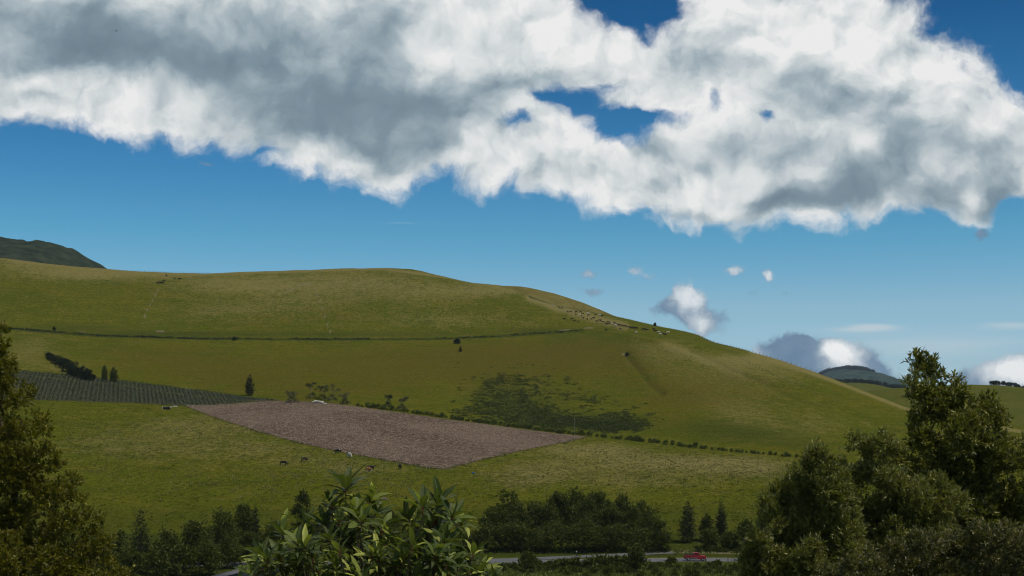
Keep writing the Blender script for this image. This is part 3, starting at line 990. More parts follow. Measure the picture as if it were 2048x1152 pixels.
NUMS = ['', 'first', 'second', 'third', 'fourth', 'fifth', 'sixth', 'seventh', 'eighth', 'ninth', 'tenth', 'eleventh', 'twelfth', 'thirteenth', 'fourteenth', 'fifteenth', 'sixteenth', 'seventeenth', 'eighteenth', 'nineteenth']
TENS = ['', '', 'twenty', 'thirty', 'forty', 'fifty', 'sixty', 'seventy', 'eighty', 'ninety']
TENO = ['', '', 'twentieth', 'thirtieth', 'fortieth', 'fiftieth', 'sixtieth', 'seventieth', 'eightieth', 'ninetieth']
def ordinal(n):
    if n < 20: return NUMS[n]
    return TENO[n//10] if n % 10 == 0 else TENS[n//10]+' '+NUMS[n % 10]


def shrub_row(pts, protos, mat, name, labf, cat, group, h, start=1):
    """copies of a few shrubs, one per point; h = height range in metres"""
    pts = sorted(pts, key=lambda p: p[0])
    for i, (u, v, k) in enumerate(pts):
        p = g1(u, v)
        o = link_mesh(name, protos[(i*7+int(u)) % len(protos)], mat)
        o.location = p+Vector((0, 0, -.1))
        s = rnd.uniform(*h)/1.35*k
        o.scale = (s*rnd.uniform(.9, 1.15), s*rnd.uniform(.9, 1.15), s)
        o.rotation_euler = (0, 0, rnd.uniform(0, 6.28))
        tag(o, labf(i+1), cat, group)


hp = [shrub_mesh(40+i, 300, .34, .22) for i in range(5)]
for m_ in hp: m_.materials.append(ML_hedge)
hp2 = [shrub_mesh(60+i, 420, .26, .16) for i in range(4)]
for m_ in hp2: m_.materials.append(ML_mid)
hd = [shrub_mesh(80+i, 300, .34, .22) for i in range(3)]
for m_ in hd: m_.materials.append(ML_dark)
hedge = []
u = 716
while u < 1172:
    hedge.append((u, np.interp(u, [700, 800, 900, 1000, 1100, 1172], [811, 823, 837.5, 850.5, 863.5, 871])+rnd.uniform(-1, .8), rnd.choice([.7, .9, 1, 1.1, 1.3]) if u < 1010 else rnd.uniform(.9, 1.35)))
    u += rnd.choice([5, 6, 7, 8, 11])
shrub_row(hedge, hp, None, 'shrub', lambda n: 'leafy shrub behind the ploughed field, %s from the left' % ordinal(n), 'shrub', 'row of shrubs behind the ploughed field', (1.3, 2.1))
hedge = []
u = 1180
while u < 1625:
    hedge.append((u, np.interp(u, [1172, 1290, 1400, 1600, 1650], [872, 884, 897, 916, 920])+rnd.uniform(-1, .5), rnd.uniform(.7, 1.35) if u < 1420 else rnd.uniform(.5, 1.0)))
    u += rnd.choice([6, 7, 8, 10, 14])
shrub_row(hedge, hp, None, 'shrub', lambda n: 'leafy shrub right of the ploughed field, %s from its row start' % ordinal(n), 'shrub', 'row of shrubs right of the ploughed field', (1.3, 2.2))
front_sh = []
for u in range(990, 1256, 9):
    front_sh.append((u+rnd.uniform(-3, 3), 1135+rnd.uniform(-2, 1), np.interp(u, [990, 1100, 1250], [.55, .95, 1.35])*rnd.uniform(.9, 1.25)))
for u in range(1010, 1256, 17):
    front_sh.append((u+rnd.uniform(-5, 5), 1141+rnd.uniform(-2, 5), rnd.uniform(.7, 1.1)))
for u in range(1305, 1500, 13):
    front_sh.append((u+rnd.uniform(-4, 4), 1135+rnd.uniform(-2, 8), rnd.uniform(.5, 1.1)))
for u in range(1130, 1520, 22):
    front_sh.append((u+rnd.uniform(-6, 6), 1149+rnd.uniform(-5, 8), rnd.uniform(.7, 1.3)))
shrub_row(front_sh, hp2+hd, None, 'roadside_bush', lambda n: 'low bush on the near road verge, %s from the left' % ordinal(n), 'bush', 'low bushes on the near verge of the road', (1.5, 2.2))
back_sh = [(u+rnd.uniform(-4, 4), 1103+rnd.uniform(-1, 1), rnd.uniform(.5, 1.0)) for u in list(range(985, 1340, 7))+list(range(1400, 1500, 9))]
shrub_row(back_sh, hp2+hd, None, 'roadside_bush', lambda n: 'small bush on the far road verge, %s from the left' % ordinal(n), 'bush', 'small bushes on the far verge of the road', (1.3, 2.0))

# the slanting line of dark bushes on the left slope
lb_ = [(101, 716, 10), (112, 722, 12), (124, 730, 13), (138, 738, 14), (146, 744, 13), (158, 749, 14), (172, 753, 13), (184, 757, 6)]
for i, (u, v, r) in enumerate(lb_):
    p = g1(u, v+r*.55)
    R = r*p.y/F
    rr = random.Random(i+300)
    lobes = [(p.x+rr.uniform(-.7, .7)*R, p.y+rr.uniform(-.7, .7)*R, p.z+R*rr.uniform(.3, 1.2), R*rr.uniform(.4, .62)) for _ in range(10)]
    tree('bush', 'dark bush in the slanting clump at left, %s from its upper end' % ordinal(i+1), 'bush', lobes, tuple(p), ML_scrub, 2600, .55, .38, 5, .4, .3, 300+i, .1, 'slanting clump of dark bushes on the left slope', limbs=5)

hill_trees = [
    (209, 728, 6, 762, 'cypress', ML_hedge, 'slim upright tree on the far edge of the crop field, left one of the pair'),
    (227, 733, 9, 764, 'cypress', ML_dark, 'plump pointed tree on the far edge of the crop field, right one of the pair'),
    (499, 748, 10, 792, 'cypress', ML_con, 'lone dark pointed tree above the left end of the ploughed field'),
    (914, 678, 7, 687, 'round', ML_scrub, 'small dark round bush on the terrace line of the hillside'),
    (921, 692, 4, 703, 'cone', ML_scrub, 'tiny pointed bush just below the round bush on the terrace'),
    (108, 652, 3, 660, 'cone', ML_scrub, 'tiny dark bush above the terrace line at far left'),
    (469, 673, 4, 681, 'round', ML_scrub, 'small dark bush in the terrace line left of the middle'),
    (1254, 706, 4, 712, 'round', ML_scrub, 'small dark bush at the grey bare spot above the gully'),
    (1310, 646, 3, 652, 'round', ML_scrub, 'tiny round bush on the skyline above the herd'),
]
for i, (u, vt, hw, vb, shp, mt, lab) in enumerate(hill_trees):
    p = g1(u, vb)
    lobes, base = auto_lobes(u, vt, hw, p.y, shp, 700+i)
    tree('cypress' if shp == 'cypress' else 'bush', lab, 'tree' if shp == 'cypress' else 'bush', lobes, base, mt, 2600 if hw > 5 else 700, .5, .3, 5, .4, .4, 700+i, .12, None, limbs=4, inner=.4)

# thin grey open trees above the ploughed field
for i, (u, vt, hw, vb, lab) in enumerate([(584, 782, 16, 806, 'thin grey leaved low tree left of the white sacks'), (624, 763, 17, 803, 'airy grey flat topped tree right behind the white sacks'), (645, 770, 14, 804, 'airy grey tree crowding the flat topped tree behind the sacks'), (664, 768, 17, 806, 'spreading grey open crowned tree right of the white sacks'),
                                           (690, 785, 13, 810, 'small bare looking grey tree at the left end of the shrub row'), (776, 788, 13, 818, 'grey umbrella shaped small tree above the shrub row'), (803, 792, 13, 822, 'wispy leafless looking tree right of the umbrella shaped one')]):
    p = g1(u, vb)
    rr = random.Random(i+900)
    w = hw*p.y/F
    H = zrow(vt, p.y)-p.z
    lobes = []
    for _ in range(9):
        a = rr.uniform(0, 6.28); d = rr.uniform(.2, .95)*w
        lobes.append((p.x+math.cos(a)*d, p.y+math.sin(a)*d, p.z+H*rr.uniform(.55, .93), w*rr.uniform(.18, .32)))
    lobes.append((p.x, p.y, p.z+H*.3, w*.55))
    lobes.append((p.x-w*.5, p.y, p.z+H*.15, w*.35))
    lobes.append((p.x+w*.5, p.y, p.z+H*.15, w*.35))
    tree('open_tree', lab, 'tree', lobes, tuple(p), ML_grey if i not in (1, 2, 5) else ML_scrub, 1500, .36, .22, 5, .6, .5, 900+i, .13, 'thin grey trees above the ploughed field', bark=plain('grey_bark_%d' % i if False else 'grey_bark', (.16, .14, .12), .9) if i == 0 else bpy.data.materials['grey_bark'], limbs=9, inner=.2, squash=.6)


# ------------------------------------------------------------------ ground cover nobody could count
def scatter(name, label, P, s, mat, blades=5, tall=1.0, seed=0, w=.5, lean=.5):
    r = np.random.default_rng(seed)
    n = len(P)
    i = np.repeat(np.arange(n), blades)
    m = len(i)
    base = P[i]+np.concatenate([r.normal(size=(m, 2))*s[i, None]*w, np.zeros((m, 1))], 1)
    D = unit(np.concatenate([r.normal(size=(m, 2))*lean, np.full((m, 1), tall)], 1))
    N = unit(r.normal(size=(m, 3)))
    V, T = leaf_cards(base-np.array([0, 0, .08]), D, N, s[i]*(.7+.6*r.random(m)), s[i]*.55*(.6+.6*r.random(m)), .2)
    me = np_mesh(name, V, None, T, attrs={'rnd': np.repeat(r.random(m), 4)})
    return tag(link_mesh(name, me, mat), label, kind='stuff')


def rand_ground(n, dens, ur, vr, seed):
    """points of the land drawn by a density given over the photograph"""
    r = np.random.default_rng(seed)
    u = r.uniform(*ur, n*6)
    v = r.uniform(*vr, n*6)
    k = np.nonzero(r.random(len(u)) < dens(u, v))[0][:n]
    return ground(u[k], v[k])


def scrub_d(u, v):
    poly = blob2(u, v, [(1010, 800, 75, 42, 1.3), (1080, 835, 90, 22, 1.2), (960, 800, 30, 30, .8), (1180, 850, 110, 14, 1.3), (1240, 845, 60, 18, 1.1), (1060, 760, 60, 12, .7), (930, 825, 40, 8, .7), (1000, 760, 40, 10, .6),
                        (1130, 790, 50, 22, .55), (1180, 805, 40, 14, .6), (1250, 820, 30, 14, .6), (1215, 795, 60, 10, .3), (1130, 755, 30, 6, .5), (1050, 730, 24, 5, .4)])
    nz = fbm(u/9, v/4, 3, 31)*.9
    edge = v < np.interp(u, [800, 900, 1000, 1100, 1172, 1290, 1400], [822, 836, 849, 862, 869, 882, 894])
    return np.clip((poly*.75+nz*.9-.42)*1.1, 0, .8)*edge*np.clip(.65+.9*fbm(u/30, v/10, 3, 33), .35, 1)
P = rand_ground(11000, scrub_d, (900, 1330), (725, 885), 5)
scatter('scrub', 'dark low scrub covering the slope above the shrub row', P, RNG.uniform(.3, .75, len(P)), leaf_mat('slope_scrub', (.034, .045, .010), (.062, .075, .018), (.10, .11, .03), transl=.1, spec=.1, rough=.8), 8, .8, 6, 1.0, .7)

def bench_d(u, v):
    line = np.interp(u, [0, 100, 200, 400, 600, 800, 900, 1000, 1100, 1165], [655.5, 663.5, 671.5, 677.5, 678.5, 678.5, 677, 672, 665, 660.5])
    return np.exp(-((v-line)/1.4)**2)*np.clip(.75+1.0*fbm(u/22, v*0, 3, 4), .05, 1)*np.where(u > 760, .6, 1)
P = rand_ground(3800, bench_d, (0, 1165), (650, 684), 8)
scatter('undergrowth', 'dark thin line of undergrowth along the terrace of the hillside', P, RNG.uniform(.5, 1.1, len(P)), ML_scrub, 6, .8, 9, .8, .7)

ML_straw = leaf_mat('dry_grass', (.10, .10, .035), (.20, .18, .08), (.34, .29, .15), transl=.2, spec=.1, rough=.9)
ML_grass = leaf_mat('grass_tufts', (.034, .046, .004), (.075, .085, .008), (.14, .135, .025), transl=.25, spec=.15, rough=.8)
eb = np.array(field_bot, float)
def edge_d(u, v):
    line = np.interp(u, eb[:, 0], eb[:, 1])
    return np.exp(-((v-line-.6)/2.0)**2)*np.clip(.5+fbm(u/18, v*0, 3, 14)+.8*np.exp(-((u-880)/50)**2), .1, 1)
P = rand_ground(2600, edge_d, (372, 1175), (810, 942), 15)
scatter('dry_grass_edge', 'straw coloured grass along the lower edge of the ploughed field', P, RNG.uniform(.35, .9, len(P)), ML_straw, 6, 1, 16, .5, .5)
def path_d(u, v):
    line = np.interp(u, [30, 220, 370, 480], [750, 770, 791, 802])
    line2 = np.interp(u, [30, 150, 300, 430, 510], [741, 750.5, 767.5, 785, 797])
    return np.exp(-((v-line)/.8)**2)*.9+np.exp(-((v-line2)/1.6)**2)*.8
P = rand_ground(2600, path_d, (30, 520), (738, 806), 25)
scatter('crop_border_grass', 'yellow green grass strips bordering the crop field', P, RNG.uniform(.3, .7, len(P)), ML_hedge, 5, 1, 26, .5, .5)
def past_d(u, v):
    inside = (v < np.interp(u, eb[:, 0], eb[:, 1]))*(v > np.interp(u, eb[:, 0], np.interp(eb[:, 0], *np.array(field_top, float).T)))*(u > 372)*(u < 1175)
    top = np.interp(u, [0, 80, 300, 400, 500, 640, 900, 1170, 1600, 2048], [801, 802, 810, 814, 806, 806, 842, 876, 918, 952])
    d = blob2(u, v, [(500, 900, 160, 34, .6), (400, 850, 140, 28, .5), (250, 890, 120, 40, .5), (700, 935, 110, 24, .5), (1180, 900, 110, 18, .9), (1100, 935, 140, 20, .6), (1350, 925, 130, 18, 1), (1500, 935, 90, 20, 1), (1050, 960, 90, 18, .5), (1300, 960, 150, 20, .5), (600, 970, 400, 30, .3)])
    return np.clip(d+.7*fbm(u/16, v/6, 3, 44)-.10, 0, 1)*(v > top)*(~(inside > 0))
P = rand_ground(11000, past_d, (0, 1700), (800, 1010), 45)
scatter('dry_grass_tufts', 'pale dry tufts of grass scattered over the near pasture', P, RNG.uniform(.15, .55, len(P)), ML_straw, 4, 1, 46, .9, .6)
P = rand_ground(16000, lambda u, v: np.clip(.5+.8*fbm(u/30, v/9, 3, 54), 0, 1)*(v > np.interp(u, [0, 300, 500, 640, 900, 1170, 1600, 2048], [801, 810, 806, 806, 842, 876, 918, 952]))*(~((v < np.interp(u, eb[:, 0], eb[:, 1])+2) & (u > 368) & (u < 1178))), (0, 1800), (800, 1060), 55)
scatter('green_grass_tufts', 'green tufts of grass all over the near pasture', P, RNG.uniform(.15, .5, len(P)), ML_grass, 4, 1, 56, .9, .6)
P = rand_ground(3500, lambda u, v: np.full(u.shape, .8)*((v < 1107) | (v > 1128)), (960, 1520), (1100, 1160), 57)
scatter('verge_grass', 'rough grass on the verges of the road', P, RNG.uniform(.2, .6, len(P)), ML_hedge, 5, 1, 58, .6, .6)


# tufts on the hill itself: drier towards the top
P = rand_ground(15000, lambda u, v: np.clip(.18+.5*np.exp(-((v-565)/45)**2)+.8*fbm(u/26, v/7, 3, 64), 0, 1), (0, 1500), (520, 800), 65)
scatter('hill_grass_tufts', 'straw and green tufts of grass over the upper hillside', P, RNG.uniform(.2, .5, len(P)), ML_straw, 3, 1, 66, 1.2, .8)


# crop rows on the field at left
def crop_rows():
    V, Q, A, o = [], [], [], 0
    r = np.random.default_rng(3)
    dx = -0.272
    for k in range(-40, 130):
        x0 = -250+k*1.95
        ys = np.arange(575, 745, 1.1)
        x = x0+dx*(ys-620)
        u = x/ys*F+1024
        z = land_z(x, ys)
        v = VH-(z-CZ)*F/ys
        tp = np.interp(u, *np.array(crop_top, float).T)
        bt = np.interp(u, *np.array(crop_bot, float).T)
        mid = np.interp(u, [30, 220, 370, 480], [750, 770, 791, 802])
        ok = (v > tp+.4) & (v < bt-.4) & (u > -60) & (u < 545) & (np.abs(v-mid) > .9)
        idx = np.nonzero(ok)[0]
        if len(idx) < 3:
            continue
        n = len(idx)*9
        i = np.repeat(idx, 9)
        px = x[i]+r.normal(size=n)*.42
        py = ys[i]+r.uniform(-.6, .6, n)
        P = np.stack([px, py, land_z(px, py)+.05+r.random(n)*.30], -1)
        D = unit(np.stack([r.normal(size=n), r.normal(size=n), .5+r.random(n)], -1))
        N = unit(r.normal(size=(n, 3))+np.array([0, 0, 1.5]))
        v4, t4 = leaf_cards(P, D, N, .35+.25*r.random(n), .22+.12*r.random(n))
        V.append(v4); Q.append(t4+o); A.append(np.repeat(r.random(n), 4)); o += len(v4)
    me = np_mesh('crop_rows', np.concatenate(V), None, np.concatenate(Q), attrs={'rnd': np.concatenate(A)})
    mt = leaf_mat('crop_leaves', (.030, .044, .022), (.052, .070, .038), (.08, .10, .06), transl=.1, spec=.25)
    tag(link_mesh('crop_rows', me, mt), 'rows of dark bluish green crop plants on the field at left', kind='stuff')
crop_rows()

# woods on the far hills
def far_trees(name, lab, pts, Y, r, mat, seed):
    rr = random.Random(seed)
    lobes = []
    for u, v in pts:
        x, z = (u-1024)/F*Y, zrow(v, Y)
        for _ in range(3):
            lobes.append((x+rr.uniform(-1, 1)*r, Y+rr.uniform(-1, 1)*r*2, z+rr.uniform(-.2, .5)*r, r*rr.uniform(.5, 1)))
    me = crown_mesh(name, lobes, len(lobes)*160, r*.35, r*.25, 4, r*.3, .3, seed, .4)
    tag(link_mesh(name, me, mat), lab, kind='stuff')
pts = [(u, np.interp(u, [1660, 1690, 1735, 1780, 1830], [765, 764, 765, 773, 783])) for u in range(1640, 1812, 5)]
far_trees('distant_wood', 'dark line of woodland at the foot of the far forested mountain', pts, 2880, 5, ML_scrub, 71)
for i, (u, v, rpx, lab) in enumerate([(1984, 767, 5, 'leftmost rounded tree on the crest of the far right hill'), (1993, 767, 5, 'second rounded tree on the crest of the far right hill'), (2003, 768, 4.5, 'third dark tree from the left on the far right hill crest'), (2015, 770, 5, 'flat topped tree in the middle of the far crest group'),
                                      (2026, 771, 5, 'spreading tree right of the middle on the far crest'), (2036, 774, 5, 'second last tree of the group on the far right crest'), (2046, 778, 5, 'rightmost tree of the group on the far right crest'),
                                      (1791, 786, 5, 'low bush group left of the tall tree top on the far hillside')]):
    Y = 1895
    x, z, r = (u-1024)/F*Y, zrow(v, Y), rpx*Y/F
    rr = random.Random(i+50)
    lobes = [(x+rr.uniform(-1, 1)*r, Y+rr.uniform(-1, 1)*r, z+rr.uniform(-.1, .5)*r, r*rr.uniform(.45, .75)) for _ in range(6)]
    tree('far_tree', lab, 'tree', lobes, (x, Y, z-r*1.6), ML_scrub, 900, 1.2, .8, 4, 1.0, .3, 50+i, .3, 'trees on the far right hill', limbs=3)
def on_ridge(u, v, crest, Yc, depth, foot):
    """point on the front face of a far hill seen at pixel (u, v)"""
    zc = zrow(float(curve(crest, [u])[0]), Yc)
    best = None
    for q in np.linspace(-1, 0, 200):
        s = 1+q
        Y = Yc+q*depth
        z = foot+(zc-foot)*(s*s*(3-2*s)*.5+s*.5)
        vv = VH-(z-CZ)*F/Y
        if best is None or abs(vv-v) < best[0]:
            best = (abs(vv-v), Y, z)
    return (u-1024)/F*Yc, best[1], best[2]
def hedge_line(name, lab, pts, seed, r=3.0):
    rr = random.Random(seed)
    crest = [(1560, 850), (1660, 800), (1740, 782), (1800, 776), (1850, 774), (1900, 771), (1980, 769), (2048, 776), (2200, 800), (2500, 850)]
    a = np.array(pts, float)
    lobes = []
    for u in np.arange(a[0, 0], a[-1, 0], 2.0):
        x, y, z = on_ridge(u, float(np.interp(u, a[:, 0], a[:, 1])), crest, 1900, 800, -40)
        lobes.append((x+rr.uniform(-1, 1), y, z+r*.3, r*rr.uniform(.5, 1.1)))
    me = crown_mesh(name, lobes, len(lobes)*120, r*.35, r*.25, 4, r*.3, .3, seed, .4)
    tag(link_mesh(name, me, ML_scrub), lab, 'hedge')
hedge_line('hedge', 'dark hedge crossing the far right hill near the picture edge', [(1990, 826), (2010, 831), (2048, 842), (2110, 856)], 91)
hedge_line('hedge', 'dark slanting hedge on the far hillside left of the tall tree', [(1796, 798), (1812, 806), (1835, 822)], 92)


def mountain_wood():
    r = np.random.default_rng(77)
    n = 420
    u = r.uniform(1640, 1790, n)
    crest = np.interp(u, [1640, 1665, 1700, 1730, 1760, 1800], [752, 743, 738, 741, 757, 775])
    pts = [(a, b+1) for a, b in zip(u, crest)]
    far_trees('mountain_wood', 'dense trees along the rounded top of the distant mountain', pts, 6995, 13, ML_scrub, 72)
mountain_wood()


# ------------------------------------------------------------------ the near trees
def px_lobes(lst, Y, seed, back=True, spread=.9, shr=.86):
    rr = random.Random(seed)
    out = []
    for (u, v, r) in lst:
        r = r*shr if r < 60 else r
        R = r*Y/F
        y = Y+rr.uniform(-.7, .5)*max(R, .4)*spread*2
        out.append(((u-1024)/F*y, y, zrow(v, y), r*y/F))
        if back and r > 26:
            y2 = Y+rr.uniform(.8, 2.2)*R*1.6
            out.append(((u-1024+rr.uniform(-.4, .4)*r)/F*y2, y2, zrow(v+rr.uniform(0, .5)*r, y2), R*.95))
    return out


ML_olive = leaf_mat('olive_leaves', (.060, .064, .008), (.155, .14, .016), (.40, .33, .05), rough=.45, spec=.3, transl=.3)
ML_silver = leaf_mat('silvery_leaves', (.070, .080, .018), (.19, .19, .050), (.48, .43, .17), rough=.4, spec=.35, transl=.28)
ML_tall = leaf_mat('glossy_leaves', (.055, .062, .012), (.17, .170, .034), (.50, .45, .14), rough=.4, spec=.35, transl=.28)
ML_low = leaf_mat('shrub_leaves', (.055, .058, .016), (.14, .135, .042), (.36, .27, .11), rough=.45, spec=.45, transl=.18)

left_l = [(-6, 660, 20), (2, 690, 16), (-8, 715, 26), (18, 735, 16), (-4, 765, 28), (-50, 740, 60), (52, 790, 20), (30, 800, 26), (-40, 820, 60), (72, 842, 24), (84, 868, 18), (40, 870, 34), (0, 900, 50), (96, 905, 24), (60, 930, 32), (112, 935, 20), (20, 960, 46),
          (148, 975, 24), (118, 990, 28), (80, 1000, 36), (150, 1000, 18), (30, 1040, 50), (182, 1042, 24), (196, 1064, 18), (140, 1055, 34), (95, 1080, 42), (212, 1092, 22), (180, 1105, 32), (222, 1128, 20), (140, 1130, 44), (40, 1120, 60), (238, 1150, 20), (205, 1160, 40), (110, 1180, 60), (20, 1190, 60),
          (-60, 900, 60), (-70, 990, 80), (-60, 1090, 90), (60, 1250, 100), (180, 1250, 80), (-60, 1200, 110)]
lobL = px_lobes(left_l, 32, 1, shr=.97)
tree('broadleaf_tree', 'large near tree with yellowish olive leaves filling the lower left corner', 'tree', lobL, (-11.5, 33, float(land_z(-11.5, 33))), ML_olive, 185000, .095, .034, 12, .16, .55, 1, .28, 'near trees', limbs=22, inner=.3, fine=(9, .40, .72))

tall_l = [(1838, 722, 18), (1848, 742, 26), (1826, 764, 20), (1838, 792, 28), (1866, 780, 26), (1882, 758, 15), (1908, 760, 13), (1910, 790, 26), (1845, 822, 26), (1880, 830, 40), (1935, 826, 34), (1832, 850, 20), (1972, 812, 24), (1990, 845, 30), (1930, 880, 56), (1850, 885, 36),
          (1985, 905, 44), (2024, 930, 34), (1880, 945, 56), (1960, 980, 66), (2040, 1000, 56), (1830, 960, 44), (2090, 1000, 60), (1900, 1040, 70), (2000, 1070, 80), (1820, 1060, 50), (1950, 1170, 100), (2080, 1140, 90), (2048, 890, 14), (1800, 930, 26)]
lobT = px_lobes(tall_l, 35, 2)
tree('broadleaf_tree', 'tall dark green tree with two leafy tops standing against the sky at right', 'tree', lobT, (11.4, 36, float(land_z(11.4, 36))), ML_tall, 135000, .135, .042, 11, .2, .7, 2, .3, 'near trees', limbs=22, inner=.3, fine=(9, .40, .72))

mid_l = [(1690, 1000, 36), (1680, 1060, 44), (1700, 1100, 50), (1690, 940, 20), (1712, 882, 18), (1726, 900, 26), (1762, 884, 24), (1752, 915, 30), (1700, 900, 12), (1790, 905, 20), (1735, 945, 32), (1700, 965, 30), (1770, 960, 44), (1760, 1010, 50), (1820, 1000, 50), (1870, 985, 40), (1900, 1010, 40), (1790, 1070, 60), (1870, 1060, 55), (1720, 1030, 34), (1830, 1130, 70), (1740, 1130, 40)]
lobM = px_lobes(mid_l, 31, 3)
tree('broadleaf_tree', 'middle sized near tree between the silvery tree and the tall one', 'tree', lobM, (8.4, 31.5, float(land_z(8.4, 31.5))), ML_silver, 90000, .105, .028, 12, .17, .8, 3, .2, 'near trees', limbs=16, inner=.3, fine=(9, .40, .72))

sil_l = [(1630, 893, 10), (1632, 912, 20), (1618, 935, 24), (1650, 940, 30), (1584, 945, 12), (1590, 965, 22), (1574, 990, 26), (1615, 985, 42), (1655, 990, 38), (1560, 1018, 28), (1600, 1040, 46), (1540, 1045, 28), (1650, 1050, 40), (1520, 1085, 26), (1565, 1090, 40),
         (1500, 1098, 22), (1530, 1010, 20), (1545, 990, 16), (1690, 1050, 40), (1680, 1110, 44), (1680, 990, 30), (1505, 1120, 26), (1545, 1130, 40), (1610, 1120, 44), (1500, 1155, 30), (1560, 1180, 60), (1640, 1170, 50), (1690, 950, 12), (1672, 905, 6)]
lobS = px_lobes(sil_l, 29, 4)
tree('broadleaf_tree', 'large near tree with silvery narrow leaves, leftmost of the three at right', 'tree', lobS, (5.8, 29.5, float(land_z(5.8, 29.5))), ML_silver, 90000, .10, .024, 12, .17, .9, 4, .2, 'near trees', limbs=16, inner=.3, fine=(9, .40, .72))

low_l = [(1700, 1140, 26), (1740, 1125, 30), (1790, 1112, 32), (1850, 1105, 40), (1910, 1095, 40), (1970, 1085, 40), (2030, 1090, 44), (1660, 1165, 30), (1760, 1170, 50), (1860, 1170, 60), (1960, 1160, 60), (2050, 1160, 60), (2100, 1110, 50), (1600, 1185, 30)]
lobW = px_lobes(low_l, 22, 5, spread=.7)
tree('shrub', 'wide low shrub with brownish tips filling the bottom right corner', 'shrub', lobW, (6.6, 22.5, float(land_z(6.6, 22.5))), ML_low, 60000, .075, .026, 10, .12, .8, 5, .12, 'near trees', limbs=12, inner=.3, fine=(9, .40, .72))


